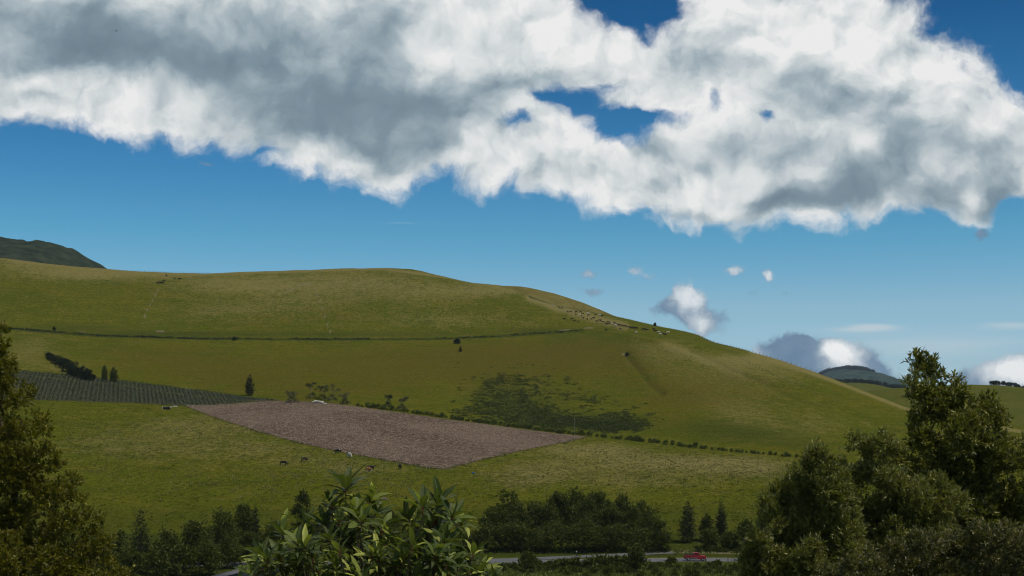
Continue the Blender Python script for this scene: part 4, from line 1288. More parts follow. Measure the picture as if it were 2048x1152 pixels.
# ------------------------------------------------------------------ the big leaved tree in the middle
def big_leaf_tree():
    Y0 = 14.0
    r = np.random.default_rng(5)
    rr = random.Random(5)
    main = [(692, 976, 1.4, 0), (664, 1012, 1.0, -.3), (740, 1002, .9, .5), (612, 1048, 1.0, -.4), (650, 1050, .9, 0), (566, 1068, 1.0, -.35), (522, 1108, 1.0, -.6), (703, 1030, 1.1, .2), (752, 1025, 1.0, .6), (700, 1088, 1.1, .3), (640, 1085, 1, -.2), (590, 1100, 1, -.3),
            (765, 1060, .9, .5), (735, 1130, 1, .3), (560, 1128, 1, -.4), (876, 1010, 1.15, .05), (845, 1014, 1.0, -.2), (816, 1036, 1.05, -.6), (906, 1034, 1.1, .6), (922, 1046, .9, .9), (860, 1052, 1, 0), (888, 1085, 1.05, .5), (856, 1095, 1, .1), (790, 1096, 1.05, -.1), (820, 1122, 1, 0),
            (868, 1128, 1, .2), (945, 1110, 1, .5), (958, 1132, 1, .7), (915, 1138, 1, .2), (505, 1150, .9, -.5), (535, 1155, 1, -.2), (600, 1150, 1, 0), (670, 1135, 1, 0), (778, 1150, 1, .1), (640, 1165, 1, 0), (720, 1170, 1, 0), (850, 1170, 1, 0), (960, 1170, 1, .5), (480, 1180, 1, -.5)]
    ros = []
    for (u, v, s, ln) in main:
        y = Y0+rr.uniform(-.45, .45)
        ros.append(((u-1024)/F*y, y, zrow(v, y), s, ln, 0))
    def inside(u, v):
        top = np.interp(u, [480, 520, 566, 612, 664, 692, 740, 770, 795, 816, 845, 876, 910, 930, 960, 1000], [1185, 1125, 1085, 1062, 1035, 1012, 1030, 1062, 1085, 1052, 1038, 1030, 1055, 1085, 1120, 1180])
        return v > top
    while len(ros) < 250:
        u, v = rr.uniform(480, 990), rr.uniform(1010, 1300)
        if inside(u, v-8):
            y = Y0+rr.uniform(-.9, 1.1)
            ros.append(((u-1024)/F*y, y, zrow(v, y), rr.uniform(.7, .98), (u-735)/400+rr.uniform(-.3, .3), 1))
    P, Dv, Nv, Ls, Ws, Bd = [], [], [], [], [], []
    base = np.array([(735-1024)/F*Y0, Y0+.2, float(land_z(-1.4, Y0))])
    twigs = []
    stems = []
    for (x, y, z, s, ln, fill) in ros:
        c = np.array([x, y, z])
        ax = np.array([ln*.7+rr.uniform(-.15, .15), rr.uniform(-.45, .25), 1.0])
        ax /= np.linalg.norm(ax)
        e1 = np.cross(ax, [0, 1, 0]); e1 /= np.linalg.norm(e1)
        e2 = np.cross(ax, e1)
        n = rr.randint(12, 17)
        ph = rr.uniform(0, 6.28)
        for i in range(n):
            a = ph+i*2.399
            t = (i+.5)/n
            tilt = .22+1.45*t**.8+rr.uniform(-.16, .16)
            d = ax*math.cos(tilt)+(e1*math.cos(a)+e2*math.sin(a))*math.sin(tilt)
            nrm = ax*math.sin(tilt)-(e1*math.cos(a)+e2*math.sin(a))*math.cos(tilt)
            st = c-ax*.075*t*s
            P.append(st+d*.018)
            stems.append((np.array([st-ax*.004, st+d*.03]), np.array([.0035, .0025])))
            Dv.append(d); Nv.append(nrm)
            L = s*(.125+.115*math.sin(PI*min(1, .25+t*.8)))*rr.uniform(.78, 1.25)
            Ls.append(L); Ws.append(L*rr.uniform(.25, .33)); Bd.append(rr.uniform(.3, 1.5)*(.5+.7*t))
        q = np.array([c[0]*.55+base[0]*.45+rr.uniform(-.15, .15), c[1]*.5+base[1]*.5, c[2]-rr.uniform(.7, 1.2)])
        twigs.append((np.array([q, (q+c)/2+np.array([ln*.1, 0, -.08]), c-ax*.14, c]), np.array([.016, .011, .007, .005])))
    P, Dv, Nv, Ls, Ws, Bd = map(np.array, (P, Dv, Nv, Ls, Ws, Bd))
    n = len(P)
    Sv = unit(np.cross(Dv, Nv)); Nv = unit(np.cross(Sv, Dv))
    nt_, ns_ = 9, 5
    t = np.linspace(0, 1, nt_)
    s = np.linspace(-1, 1, ns_)
    ang = Bd[:, None]*t[None, :]
    k = Bd[:, None]
    xx = Ls[:, None]*np.sin(ang)/k
    zz = -Ls[:, None]*(1-np.cos(ang))/k
    wid = (np.sin(PI*np.clip(t, 0, 1)**.85)**.75*(1-.15*t))
    wid[0], wid[-1] = .05, .01
    tw = r.normal(size=n)*.35
    V = np.zeros((n, nt_, ns_, 3))
    for j in range(ns_):
        w = Ws[:, None]*.5*s[j]*wid[None, :]
        fold = np.abs(w)*.30
        wav = .004*np.sin(t[None, :]*34+s[j]*2)*np.abs(s[j])
        tz = zz+fold+wav+w*np.sin(tw)[:, None]*t[None, :]
        V[:, :, j] = P[:, None]+Dv[:, None]*xx[..., None]+Nv[:, None]*tz[..., None]+Sv[:, None]*w[..., None]
    q1 = grid_quads(nt_, ns_)
    Q = (np.arange(n)[:, None, None]*(nt_*ns_)+q1[None]).reshape(-1, 4)
    att = {'rnd': np.repeat(r.random(n), nt_*ns_), 'along': np.tile(np.repeat(t, ns_), n), 'across': np.tile(np.tile(s, nt_), n)}
    me = np_mesh('leaves', (V-base).reshape(-1, 3), Q, smooth=True, attrs=att)
    m, g, b = new_mat('big_leaf')
    rn = attr(g, 'rnd').outputs['Fac']
    al = attr(g, 'along').outputs['Fac']
    ac = g.m('ABSOLUTE', attr(g, 'across').outputs['Fac'])
    col = g.ramp(rn, [(0, (.024, .042, .006)), (.58, (.056, .082, .012)), (.80, (.14, .175, .028)), (1, (.45, .47, .09))])
    vein = g.m('SINE', g.m('MULTIPLY', g.m('SUBTRACT', al, g.m('MULTIPLY', ac, .07)), 75))
    col = g.mix(g.m('MULTIPLY', g.smooth(vein, .2, 1), .30), col, (.10, .125, .04))
    col = g.mix(g.m('MULTIPLY', g.smooth(ac, .16, .03), .6), col, (.16, .18, .07))
    bf = g.n('ShaderNodeNewGeometry').outputs['Backfacing']
    col = g.mix(g.m('MULTIPLY', bf, .5), col, (.10, .115, .05))
    pos = g.n('ShaderNodeTexCoord').outputs['Object']
    col = g.mix(g.m('MULTIPLY', g.smooth(g.noise(pos, 40, 3, .6), .62, .75), .5), col, (.10, .085, .03))
    g.put(b.inputs['Base Color'], col)
    b.inputs['Roughness'].default_value = .42
    b.inputs['Specular IOR Level'].default_value = .22
    bu = g.n('ShaderNodeBump')
    bu.inputs['Strength'].default_value = .35
    bu.inputs['Distance'].default_value = .004
    g.put(bu.inputs['Height'], vein)
    g.put(b.inputs['Normal'], bu.outputs[0])
    tr_ = g.n('ShaderNodeBsdfTranslucent')
    tcol = g.n('ShaderNodeMix', data_type='RGBA', blend_type='MULTIPLY')
    tcol.inputs[0].default_value = 1
    g.put(tcol.inputs[6], col); tcol.inputs[7].default_value = (1.9, 2.1, .6, 1)
    g.put(tr_.inputs[0], tcol.outputs[2])
    mx = g.n('ShaderNodeMixShader'); mx.inputs[0].default_value = .25
    m.node_tree.links.new(b.outputs[0], mx.inputs[1]); m.node_tree.links.new(tr_.outputs[0], mx.inputs[2])
    m.node_tree.links.new(mx.outputs[0], m.node_tree.nodes['Material Output'].inputs[0])
    root = empty('big_leaved_tree', tuple(base))
    tag(root, 'near tree with rosettes of long ribbed leaves at the bottom centre', 'tree', 'near trees')
    link_mesh('leaves', me, m, root)
    sh = [(p-base, q) for p, q in stems]
    link_mesh('leaf_stalks', tubes_mesh('leaf_stalks', sh, 4), plain('red_stalk', (.20, .055, .03), .5, .4, 30), root)
    tb = [(p-base, q) for p, q in twigs]
    for fx in (-1.0, -.45, .1, .55, 1.0):
        tb.append(limb((0, 0, -.3 if fx == .1 else 5.6), (fx, rr.uniform(-.3, .3), 8.6), .16 if fx == .1 else .07, .03, .05, 8, rr))
    link_mesh('trunk', tubes_mesh('trunk', tb, 6), M_bark, root)
big_leaf_tree()


# ------------------------------------------------------------------ skinned figures
def skinned(name, verts, edges, radii, levels=1, rootv=0, scale=1.0):
    me = bpy.data.meshes.new(name)
    me.from_pydata([Vector(v)*scale for v in verts], edges, [])
    o = bpy.data.objects.new(name, me)
    C.objects.link(o)
    o.modifiers.new('skin', 'SKIN')
    for i, r_ in enumerate(radii):
        r2 = r_ if isinstance(r_, tuple) else (r_, r_)
        me.skin_vertices[0].data[i].radius = (r2[0]*scale, r2[1]*scale)
    me.skin_vertices[0].data[rootv].use_root = True
    sub = o.modifiers.new('sub', 'SUBSURF')
    sub.levels = levels
    sub.render_levels = levels
    bpy.context.view_layer.update()
    dg = bpy.context.evaluated_depsgraph_get()
    out = bpy.data.meshes.new_from_object(o.evaluated_get(dg))
    out.name = name
    bpy.data.objects.remove(o)
    bpy.data.meshes.remove(me)
    for p in out.polygons:
        p.use_smooth = True
    return out


def cow_mesh(pose):
    V, E, R = [], [], []
    def add(p, r_, par=None):
        V.append(p); R.append(r_)
        if par is not None: E.append((par, len(V)-1))
        return len(V)-1
    rump = add((-.82, 0, 1.18), (.24, .26))
    loin = add((-.42, 0, 1.10), (.33, .35), rump)
    belly = add((.02, 0, 1.05), (.36, .38), loin)
    chest = add((.42, 0, 1.06), (.31, .36), belly)
    wit = add((.68, 0, 1.12), (.20, .28), chest)
    if pose == 'graze':
        n1 = add((.95, 0, .88), .17, wit); n2 = add((1.16, 0, .58), .13, n1)
        hd = add((1.30, 0, .36), .125, n2); mz = add((1.42, 0, .13), .075, hd)
        hn = (1.20, .36)
    elif pose == 'stand':
        n1 = add((.95, 0, 1.30), .17, wit); n2 = add((1.16, 0, 1.42), .135, n1)
        hd = add((1.36, 0, 1.38), .125, n2); mz = add((1.60, 0, 1.22), .08, hd)
        hn = (1.28, 1.46)
    for s in (-1, 1):
        e = add((hd_x(pose), s*.20, hn[1]+.06), (.05, .025), hd)
        k = add((.60, s*.19, .78), (.12, .15), chest)
        k2 = add((.60, s*.19, .45), .065, k); k3 = add((.61, s*.19, .14), .045, k2); add((.63, s*.19, .02), .062, k3)
        h = add((-.74, s*.21, .84), (.13, .17), rump)
        h2 = add((-.92, s*.20, .50), .07, h); h3 = add((-.84, s*.20, .14), .047, h2); add((-.81, s*.20, .02), .062, h3)
    t1 = add((-1.06, 0, 1.16), .035, rump); t2 = add((-1.12, 0, .75), .022, t1); add((-1.12, 0, .5), .045, t2)
    me = skinned('cow', V, E, R, 1, 2)
    return me
def hd_x(p): return 1.18 if p == 'graze' else 1.28


def coat(name, a, b_=None, scale=1.2, thr=.5, legs=None):
    m, g, b = new_mat(name)
    co = g.n('ShaderNodeTexCoord').outputs['Object']
    n = g.noise(co, scale, 1, .4)
    col = g.mix(g.smooth(n, thr-.02, thr+.02), a, b_ or a)
    if legs:
        sx = g.n('ShaderNodeSeparateXYZ')
        g.put(sx.inputs[0], co)
        col = g.mix(g.smooth(sx.outputs[2], .62, .5), col, legs)
    g.put(b.inputs['Base Color'], col)
    b.inputs['Roughness'].default_value = .7
    b.inputs['Specular IOR Level'].default_value = .2
    return m
CO = {'black': coat('black_coat', (.010, .009, .008)), 'pied': coat('pied_coat', (.012, .011, .010), (.62, .60, .55), 1.3, .56), 'white': coat('white_coat', (.50, .48, .42), (.40, .37, .31), 1.0, .6),
      'brown': coat('brown_coat', (.20, .085, .045), (.15, .06, .035), 1.4, .55, (.42, .36, .28)), 'dark brown': coat('dark_brown_coat', (.045, .025, .016), (.30, .27, .22), 1.5, .62), 'grey brown': coat('grey_brown_coat', (.13, .10, .075), (.18, .15, .12))}
base_cow = {}
for pose in ('graze', 'stand'):
    me0 = cow_mesh(pose)
    for c in CO:
        me = me0.copy()
        me.name = 'cow'
        me.materials.append(CO[c])
        base_cow[pose, c] = me
def cow(u, v, colour, pose, heading, label, group, s=1.0, lift=0.0):
    s *= 1.0 if 'herd' in group else 1.2
    p = g1(u, v)
    o = link_mesh('cow', base_cow[pose, colour])
    o.location = p+Vector((0, 0, -.02+lift))
    o.rotation_euler = (0, 0, math.radians(heading))
    o.scale = (s, s, s)
    tag(o, label, 'cow', group)
    return o
G1 = 'cows on the near pasture'
cow(567, 931, 'black', 'graze', -8, 'black cow grazing at the far left of the near pasture cows, facing right', G1)
cow(609, 923.5, 'dark brown', 'graze', -25, 'dark brown and white cow grazing right of the leftmost black one', G1)
cow(676, 907.5, 'pied', 'graze', 170, 'black cow with a white hind leg grazing at the edge of the ploughed field', G1)
cow(699, 914.5, 'white', 'graze', -55, 'white cow grazing beside the edge of the ploughed field', G1)
cow(737, 944.5, 'brown', 'graze', 62, 'reddish brown cow with pale legs seen from behind', G1, 1.08)
cow(743, 941, 'black', 'stand', 40, 'black cow standing just behind the reddish brown cow', G1)
cow(800, 938, 'black', 'graze', 84, 'black cow seen end on, rightmost on the near pasture', G1)
cow(768, 1006, 'grey brown', 'graze', -20, 'grey brown cow low on the pasture, just above the big leaved tree', G1)
G2 = 'cows near the left skyline'
for (u, v, po, hd_, lab) in [(316, 567.5, 'graze', 180, 'leftmost black cow of the cluster by the pale track near the left skyline'), (321, 567.5, 'stand', 200, 'second black cow from the left in the cluster near the left skyline'), (325, 567.8, 'graze', 10, 'third black cow from the left in the cluster by the pale track'),
                             (327.5, 564.5, 'stand', 0, 'topmost black cow of the cluster by the pale track'), (333, 553, 'graze', 80, 'black cow nearest the left skyline, above the cluster'), (349.3, 559, 'graze', 120, 'black cow right of the cluster, left one of the pair'), (359.5, 560, 'graze', 170, 'black cow right of the cluster, right one of the pair')]:
    cow(u, v, 'black', po, hd_, lab, G2)
herd = [(295, 358), (385, 357), (417, 380), (460, 388), (333, 272), (372, 270), (432, 306), (437, 279), (478, 308, 'w'), (490, 275), (512, 296), (503, 325), (523, 345), (570, 360), (583, 315), (580, 292, 'w'), (617, 358), (648, 349), (668, 307), (683, 384), (716, 378), (732, 381), (718, 319, 'w'), (748, 321), (765, 398, 'p'),
        (797, 418), (812, 416), (818, 400), (833, 416), (868, 416, 'w'), (895, 412), (918, 426), (912, 439, 'w'), (935, 430), (950, 431), (975, 436), (990, 440), (1020, 444), (1040, 450), (1075, 458), (1092, 461), (1110, 463), (1128, 466), (1143, 468), (1160, 471), (1240, 485), (1256, 484), (1270, 487), (1292, 493), (1368, 480), (1375, 502),
        (1402, 507), (1430, 518, 'w'), (1465, 538), (1448, 545, 'w'), (1492, 543), (1510, 546), (1543, 521, 'w'), (797, 490), (972, 484, 'p'), (225, 219), (262, 233), (160, 198, 'w'), (1160, 522, 'w')]
herd = sorted([(1080+h[0]/6.024, 580+h[1]/6.024, h[2] if len(h) > 2 else 'b') for h in herd])
cnt = {'b': 0, 'w': 0, 'p': 0}
for i, (u, v, c) in enumerate(herd):
    cnt[c] += 1
    cn = {'b': 'black', 'w': 'white', 'p': 'pied'}[c]
    cow(u, v, cn, rnd.choice(['graze', 'graze', 'stand']), rnd.choice([0, 180, 20, -20, 160, 200, 90, 60]), '%s cow in the far herd, %s %s one from the left' % (cn, ordinal(cnt[c]), cn), 'herd on the right shoulder of the hill', rnd.uniform(.9, 1.1))


# ------------------------------------------------------------------ boxes, pickup truck, person, small things
def prism(pts, y0, y1, bev=0.0, inset=0.0):
    """side profile (x, z) extruded across y; top corners may be drawn in"""
    import bmesh
    bm = bmesh.new()
    zs = [p[1] for p in pts]
    zmin, zmax = min(zs), max(zs)
    a = [bm.verts.new((x, y0+inset*(z-zmin)/(zmax-zmin+1e-6), z)) for x, z in pts]
    b = [bm.verts.new((x, y1-inset*(z-zmin)/(zmax-zmin+1e-6), z)) for x, z in pts]
    bm.faces.new(a)
    bm.faces.new(b[::-1])
    n = len(pts)
    for i in range(n):
        bm.faces.new((a[i], b[i], b[(i+1) % n], a[(i+1) % n])[::-1])
    bmesh.ops.recalc_face_normals(bm, faces=bm.faces)
    if bev:
        bmesh.ops.bevel(bm, geom=list(bm.edges), offset=bev, segments=2, affect='EDGES', profile=.6)
    me = bpy.data.meshes.new('prism')
    bm.to_mesh(me)
    bm.free()
    return me


def boxes(lst, bev=.01):
    import bmesh
    bm = bmesh.new()
    for (x0, x1, y0, y1, z0, z1) in lst:
        r_ = bmesh.ops.create_cube(bm, size=1)
        vs = r_['verts']
        for v in vs:
            v.co = Vector(((x0+x1)/2+v.co.x*(x1-x0), (y0+y1)/2+v.co.y*(y1-y0), (z0+z1)/2+v.co.z*(z1-z0)))
    if bev:
        bmesh.ops.bevel(bm, geom=list(bm.edges), offset=bev, segments=1, affect='EDGES')
    me = bpy.data.meshes.new('boxes')
    bm.to_mesh(me)
    bm.free()
    return me


def lathe_y(prof, cx, cz, seg=24):
    """profile (radius, y) spun about the y axis"""
    V, Q = [], []
    for (r_, y) in prof:
        for k in range(seg):
            a = 2*PI*k/seg
            V.append((cx+r_*math.cos(a), y, cz+r_*math.sin(a)))
    for i in range(len(prof)-1):
        for k in range(seg):
            Q.append((i*seg+k, i*seg+(k+1) % seg, (i+1)*seg+(k+1) % seg, (i+1)*seg+k))
    return np_mesh('lathe', V, Q, smooth=True)


M_red = plain('red_paint', (.23, .004, .008), .4, .12, 2, 0, .5)
M_black = plain('black_rubber', (.012, .012, .012), .8, .3, 8)
M_dark = plain('dark_metal', (.025, .025, .025), .6, .3, 5)
M_glass = plain('window_glass', (.02, .025, .03), .08, .1, 2, 0, .6)
M_chrome = plain('light_metal', (.50, .50, .48), .35, .2, 6, .7)
M_white = plain('white_sack', (.72, .70, .64), .8, .12, 9)
M_wood = plain('wooden_post', (.11, .085, .06), .9, .4, 8)


def pickup():
    Yt = 333.0
    x = (1388-1024)/F*Yt
    root = empty('pickup_truck', (x, Yt-2.0, float(land_z(x, Yt-2))+.07))
    tag(root, 'red pickup truck with a dark railed cargo bed driving right along the road', 'truck')
    root.scale = (1.03, 1, 1.14)
    # nose points to +x
    link_mesh('body', prism([(-.35, .50), (-.35, 1.12), (.98, 1.14), (2.0, 1.06), (2.34, .98), (2.46, .80), (2.46, .50), (2.0, .42), (.3, .42)], -.86, .86, .035, .03), M_red, root)
    cab = link_mesh('cab', prism([(-.35, 1.13), (-.30, 1.60), (-.12, 1.70), (.62, 1.68), (.80, 1.58), (1.12, 1.15)], -.78, .78, .03, .10), M_red, root)
    for s in (-1, 1):
        y0, y1 = (s*.745, s*.765) if s > 0 else (s*.765, s*.745)
        link_mesh('side_window', prism([(-.16, 1.20), (-.14, 1.55), (.56, 1.54), (.84, 1.20)], y0, y1, 0, 0), M_glass, root)
    link_mesh('windscreen', prism([(1.075, 1.22), (.845, 1.56), (.875, 1.57), (1.11, 1.23)], -.60, .60), M_glass, root)
    link_mesh('cargo_bed', boxes([(-2.35, -.40, -.86, .86, .62, .70), (-2.35, -.40, -.88, -.82, .70, 1.10), (-2.35, -.40, .82, .88, .70, 1.10), (-2.38, -2.32, -.88, .88, .66, 1.10)], .012), M_red, root)
    rails = []
    for xx in (-2.30, -1.66, -1.02, -.46):
        for s in (-.83, .83):
            rails.append((xx-.03, xx+.03, s-.03, s+.03, 1.10, 1.38))
    for s in (-.83, .83):
        rails += [(-2.34, -.42, s-.025, s+.025, 1.36, 1.42), (-2.34, -.42, s-.022, s+.022, 1.20, 1.25)]
    link_mesh('bed_rail', boxes(rails, 0), M_dark, root)
    link_mesh('side_stripe', boxes([(-2.2, .5, -.905, -.885, .56, .66)], 0), M_chrome, root)
    link_mesh('side_stripe', boxes([(-2.2, .5, .885, .905, .56, .66)], 0), M_chrome, root)
    link_mesh('chassis', boxes([(-2.3, 2.3, -.55, .55, .36, .60)], .02), M_dark, root)
    link_mesh('bumper', boxes([(2.44, 2.56, -.80, .80, .44, .60)], .02), M_chrome, root)
    link_mesh('bumper', boxes([(-2.50, -2.40, -.78, .78, .46, .58)], .02), M_dark, root)
    link_mesh('grille', boxes([(2.455, 2.475, -.5, .5, .64, .86)], 0), M_dark, root)
    for s in (-.66, .66):
        link_mesh('headlight', boxes([(2.45, 2.50, s-.13, s+.13, .70, .86)], .02), plain('lamp_glass', (.7, .7, .65), .15, .05), root)
        link_mesh('tail_light', boxes([(-2.41, -2.385, s-.05+.12*(1 if s > 0 else -1), s+.05+.12*(1 if s > 0 else -1), .78, .98)], .005), M_red, root)
        link_mesh('mirror', boxes([(.80, .90, s*1.36-.06, s*1.36+.06, 1.22, 1.38)], .015), M_dark, root)
    for xx in (-1.55, 1.62):
        for s in (-1, 1):
            w = empty('wheel', (0, 0, 0)); w.parent = root
            c = s*.76
            ty = link_mesh('tyre', lathe_y([(.20, c-.10), (.33, c-.105), (.365, c-.07), (.365, c+.07), (.33, c+.105), (.20, c+.10)], xx, .365), M_black, w)
            link_mesh('rim', lathe_y([(.0, c+s*.05), (.09, c+s*.06), (.12, c+s*.03), (.21, c+s*.09)], xx, .365), M_chrome, w)
pickup()


def person():
    p = g1(1153, 1117)
    V, E, R = [], [], []
    def add(q, r_, par=None):
        V.append(q); R.append(r_)
        if par is not None: E.append((par, len(V)-1))
        return len(V)-1
    pel = add((0, 0, .93), (.15, .11)); wa = add((0, 0, 1.08), (.13, .10), pel); ch = add((0, 0, 1.28), (.17, .12), wa); nk = add((0, 0, 1.46), (.06, .06), ch)
    hb = add((0, .01, 1.54), (.075, .08), nk); ht = add((0, .01, 1.64), (.08, .095), hb); add((0, .01, 1.71), (.05, .06), ht); add((0, -.10, 1.58), .018, hb)
    for s in (-1, 1):
        sh = add((s*.18, 0, 1.40), .06, ch); el = add((s*.25, .03 if s > 0 else -.05, 1.12), .043, sh); wr = add((s*.25, -.10 if s > 0 else .02, .90), .03, el); add((s*.25, -.13 if s > 0 else .0, .80), (.035, .02), wr)
        hp_ = add((s*.09, 0, .86), .095, pel); kn = add((s*.10, -.12*s, .50), .062, hp_); an = add((s*.10, -.06*s+.10*s, .09), .042, kn); add((s*.10, .04*s-.14, .03), (.045, .03), an)
    root = empty('person', tuple(p), math.radians(70))
    tag(root, 'person in dark clothes and a pale hat walking beside the road', 'person', None)
    link_mesh('body', skinned('body', V, E, R, 1, 0), coat('dark_clothes', (.022, .020, .022), (.03, .028, .03), 2, .5, (.05, .05, .055)), root)
    V = [(.17*math.cos(a)*k, .17*math.sin(a)*k+.01, z) for (k, z) in ((1.0, 1.655), (1.0, 1.67), (.62, 1.68), (.60, 1.75), (.3, 1.79), (.01, 1.79)) for a in np.linspace(0, 2*PI, 14, endpoint=False)]
    Q = [(i*14+k, i*14+(k+1) % 14, (i+1)*14+(k+1) % 14, (i+1)*14+k) for i in range(5) for k in range(14)]
    link_mesh('hat', np_mesh('hat', V, Q, smooth=True), M_white, root)
person()


def trough():
    p = g1(333, 819)
    root = empty('water_trough', tuple(p), .05)
    tag(root, 'black water trough with a pale end post near the crop field corner', 'trough')
    link_mesh('tank', boxes([(-1.45, 1.45, -.7, -.6, .05, 1.0), (-1.45, 1.45, .6, .7, .05, 1.0), (-1.45, -1.35, -.6, .6, .05, 1.0), (1.35, 1.45, -.6, .6, .05, 1.0), (-1.35, 1.35, -.6, .6, .05, .2)], .03), M_black, root)
    link_mesh('rim', boxes([(-1.5, 1.5, -.76, -.68, 1.0, 1.08), (-1.5, 1.5, .68, .76, 1.0, 1.08)], .01), M_chrome, root)
    link_mesh('end_post', boxes([(-1.75, -1.58, -.1, .1, 0, 1.3)], .02), M_white, root)
trough()
def sack_mesh(seed):
    rr = np.random.default_rng(seed)
    n, m_ = 10, 12
    V, Q = [], []
    for i in range(n+1):
        t = i/n
        r_ = (math.sin(PI*min(max(t, .02), .98)))**.35
        for k in range(m_):
            a = 2*PI*k/m_
            w = 1+.08*rr.normal()
            V.append(((t-.5)*1.15, .38*r_*math.cos(a)*w, .24+.22*r_*math.sin(a)*w))
    for i in range(n):
        for k in range(m_):
            Q.append((i*m_+k, (i+1)*m_+k, (i+1)*m_+(k+1) % m_, i*m_+(k+1) % m_))
    return np_mesh('sack', V, Q, smooth=True)
sk = [sack_mesh(i) for i in range(3)]
for m_ in sk: m_.materials.append(M_white)
sacks = [(624, 806.5), (627, 806.2), (630, 805.8), (633, 806), (636, 806.3), (639, 806.6), (642, 807.3), (645, 807.3), (648, 808.8), (651, 809.2)]
for i, (u, v) in enumerate(sacks):
    p = g1(u, v)
    for lv in range(2 if 2 <= i <= 7 else 1):
        o = link_mesh('sack', sk[(i+lv) % 3])
        o.location = p+Vector((rnd.uniform(-.1, .1), rnd.uniform(-.2, .2), .26+lv*.42))
        o.rotation_euler = (0, rnd.uniform(-.15, .15), rnd.uniform(-.9, .9))
        tag(o, ('white sack lying on top of the %s sack from the left at the field edge' if lv else 'white sack on the ground at the ploughed field edge, %s from the left') % ordinal(i+1), 'sack', 'white sacks at the top edge of the ploughed field')
for i, (u, v) in enumerate([(342, 815.5), (348, 814.5), (352.5, 814)]):
    p = g1(u, v)
    o = link_mesh('sack', sk[i])
    o.location = p+Vector((0, 0, .12)); o.scale = (.9, .9, .9)
    tag(o, 'pale sack right of the black trough, %s from it' % ['nearest', 'second', 'third'][i], 'sack', 'pale sacks beside the trough')


def barrel():
    p = g1(947, 948)
    M_blue = plain('blue_plastic', (.03, .12, .25), .4, .25, 4)
    root = empty('barrel', tuple(p))
    tag(root, 'small blue plastic barrel lying on the pasture below the ploughed field', 'barrel')
    prof = [(0, -.45), (.26, -.45), (.29, -.42), (.29, -.2), (.305, -.18), (.29, -.16), (.30, .16), (.315, .18), (.30, .2), (.29, .42), (.26, .45), (0, .45)]
    me = lathe_y(prof, 0, .30)
    o = link_mesh('drum', me, M_blue, root)
    o.rotation_euler = (0, 0, 1.3)
    link_mesh('lid', lathe_y([(.0, -.462), (.08, -.462), (.08, -.452)], 0, .42, 12), M_blue, root).rotation_euler = (0, 0, 1.3)
barrel()


def pole(u, vb, vt, label, r_=.09, cross=False):
    p = g1(u, vb)
    H = zrow(vt, p.y)-p.z
    root = empty('pole', tuple(p))
    tag(root, label, 'pole')
    link_mesh('shaft', tubes_mesh('shaft', [(np.array([(0, 0, -.3), (0, 0, H*.5), (0, 0, H)]), np.array([r_, r_*.9, r_*.75]))], 8), M_concrete, root)
    link_mesh('cap', boxes([(-.16, .16, -.05, .05, H-.02, H+.12)], .01), M_white, root)
M_concrete = plain('weathered_pole', (.20, .19, .17), .9, .2, 5)
pole(374, 812, 776, 'thin grey pole standing at the left corner of the ploughed field', .08)
pole(1149, 872, 838, 'thin grey pole standing at the right tip of the ploughed field', .08)


def fence(name, pts, n, label, h=1.3, w=.07):
    root = empty(name, tuple(pts[0]))
    tag(root, label, 'fence')
    o3 = Vector(pts[0])
    seg = []
    for i in range(n):
        t = i/(n-1)*(len(pts)-1)
        k = min(int(t), len(pts)-2)
        x = pts[k][0]+(pts[k+1][0]-pts[k][0])*(t-k)
        y = pts[k][1]+(pts[k+1][1]-pts[k][1])*(t-k)
        z = float(land_z(x, y))
        q = Vector((x, y, z))-o3
        hh = h*rnd.uniform(.85, 1.1)
        link_mesh('post', boxes([(q.x-w, q.x+w, q.y-w, q.y+w, q.z-.3, q.z+hh)], 0), M_wood, root)
        seg.append(q+Vector((0, 0, hh*.85)))
    link_mesh('wire', tubes_mesh('wire', [(np.array(seg), np.full(len(seg), .012)), (np.array(seg)-np.array([0, 0, h*.4]), np.full(len(seg), .012))], 4), M_dark, root)
def sky_pts(us, dy=-6):
    out = []
    for u in us:
        k = int(round((u-UC[0])/5))
        e = LV[:, k][:int(np.searchsorted(YR, 1350))]
        j = int(np.argmin(np.where(YR[:len(e)] > 400, e, 9e9)))
        Y = YR[j]+dy
        X = (u-1024)/F*Y
        out.append((X, Y, float(land_z(X, Y))))
    return out
fence('wire_fence', sky_pts([1405, 1450, 1500, 1560, 1640, 1700]), 42, 'wire fence with small wooden posts down the right skyline of the hill', 1.4, .09)
fence('wire_fence', sky_pts([262, 300, 340, 380, 420]), 22, 'wire fence with small posts along the left skyline above the cow cluster', 1.3, .08)
fence('wire_fence', [tuple(g1(u, v)) for u, v in ((1405, 676), (1450, 700), (1500, 728), (1560, 758), (1620, 785), (1680, 806))], 44, 'wire fence running down the right hillside below the skyline', 1.3, .08)
def post():
    p = g1(1456, 1127)
    o = tag(link_mesh('fence_post', boxes([(-.09, .09, -.09, .09, -.3, 1.65)], .015), M_wood), 'single dark wooden post on the near side of the road, right of the pickup', 'post')
    o.location = p
post()


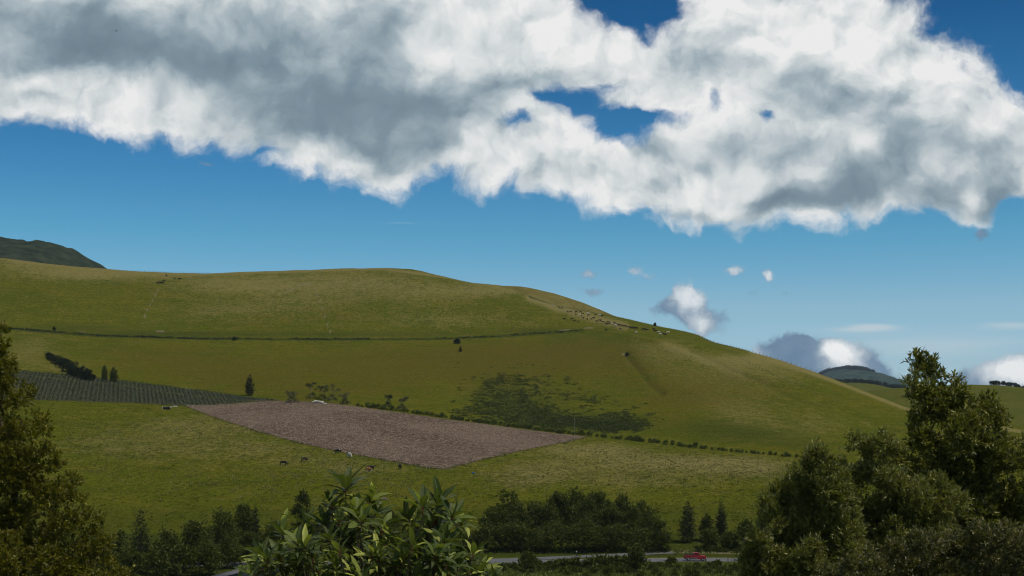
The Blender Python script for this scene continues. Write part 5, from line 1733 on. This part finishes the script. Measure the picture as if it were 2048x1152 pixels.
def shed():
    y = 296.0
    x = (466-1024)/F*y
    z0 = float(land_z(x, y))
    root = empty('shed', (x, y, z0), .0)
    tag(root, 'grey roofed shed with a teal wall at the bottom edge', 'shed')
    zr = zrow(1136, y)-z0
    M_roof = plain('grey_roofing', (.09, .09, .095), .6, .25, 1.5)
    M_teal = plain('teal_wall', (.045, .085, .085), .8, .25, 2)
    M_block = plain('grey_block', (.15, .15, .145), .9, .25, 3)
    # roof slopes up to the right
    V = [(-5.2, -2.2, zr-2.55), (5.0, -2.2, zr+.0), (5.0, 2.0, zr+.55), (-5.2, 2.0, zr-2.0)]
    V += [(a, b, c+.12) for a, b, c in V]
    me = np_mesh('roof', V, [(3, 2, 1, 0), (4, 5, 6, 7), (0, 1, 5, 4), (1, 2, 6, 5), (2, 3, 7, 6), (3, 0, 4, 7)])
    link_mesh('roof', me, M_roof, root)
    V = [(-4.8, -1.8, 0), (1.2, -1.8, 0), (1.2, -1.8, zr-1.02), (-4.8, -1.8, zr-2.52), (-4.8, 1.6, 0), (1.2, 1.6, 0), (1.2, 1.6, zr-.6), (-4.8, 1.6, zr-2.06)]
    link_mesh('wall', np_mesh('wall', V, [(0, 1, 2, 3), (5, 4, 7, 6), (4, 0, 3, 7), (1, 5, 6, 2)]), M_teal, root)
    V = [(1.2, -1.78, 0), (4.7, -1.78, 0), (4.7, -1.78, zr-.14), (1.2, -1.78, zr-1.0), (1.2, 1.6, 0), (4.7, 1.6, 0), (4.7, 1.6, zr+.30), (1.2, 1.6, zr-.55)]
    link_mesh('block_wall', np_mesh('block_wall', V, [(0, 1, 2, 3), (5, 4, 7, 6), (4, 0, 3, 7), (1, 5, 6, 2)]), M_block, root)
shed()


def bird(u, v, Y, label, s=.5):
    root = empty('bird', ((u-1024)/F*Y, Y, zrow(v, Y)), .4)
    tag(root, label, 'bird')
    V = [(-.35, 0, 0), (-.15, .05, .03), (.2, .06, .04), (.38, 0, .02), (.2, -.06, .04), (-.15, -.05, .03), (0, 0, -.06), (0, 0, .09)]
    link_mesh('body', np_mesh('body', np.array(V)*s, None, [(0, 1, 7), (1, 2, 7), (2, 3, 7), (3, 4, 7), (4, 5, 7), (5, 0, 7), (1, 0, 6), (2, 1, 6), (3, 2, 6), (4, 3, 6), (5, 4, 6), (0, 5, 6)]), M_dark, root)
    for sg in (-1, 1):
        V = [(.15, sg*.05, .04), (-.1, sg*.05, .04), (-.02, sg*.5, .16), (.12, sg*.45, .17), (-.15, sg*1.0, .05)]
        link_mesh('wing', np_mesh('wing', np.array(V)*s, [(0, 1, 2, 3)], [(3, 2, 4)]), M_dark, root)
bird(232, 62, 420, 'dark bird gliding under the grey cloud at upper left', 1.0)
bird(1898, 164, 420, 'tiny dark bird in front of the white cloud at upper right', .45)


# ------------------------------------------------------------------ the air
def haze():
    me = boxes([(-9600, 9600, -1800, 12000, -38, 470)], 0)
    o = link_mesh('haze', me)
    m = bpy.data.materials.new('haze_air')
    m.use_nodes = True
    nt = m.node_tree
    nt.nodes.clear()
    out = nt.nodes.new('ShaderNodeOutputMaterial')
    v = nt.nodes.new('ShaderNodeVolumePrincipled')
    v.inputs['Color'].default_value = (.62, .78, .95, 1)
    v.inputs['Density'].default_value = 3.2e-5
    v.inputs['Anisotropy'].default_value = .3
    nt.links.new(v.outputs[0], out.inputs['Volume'])
    o.data.materials.append(m)
    tag(o, 'thin blue air between the camera and the far mountain', kind='stuff')
haze()
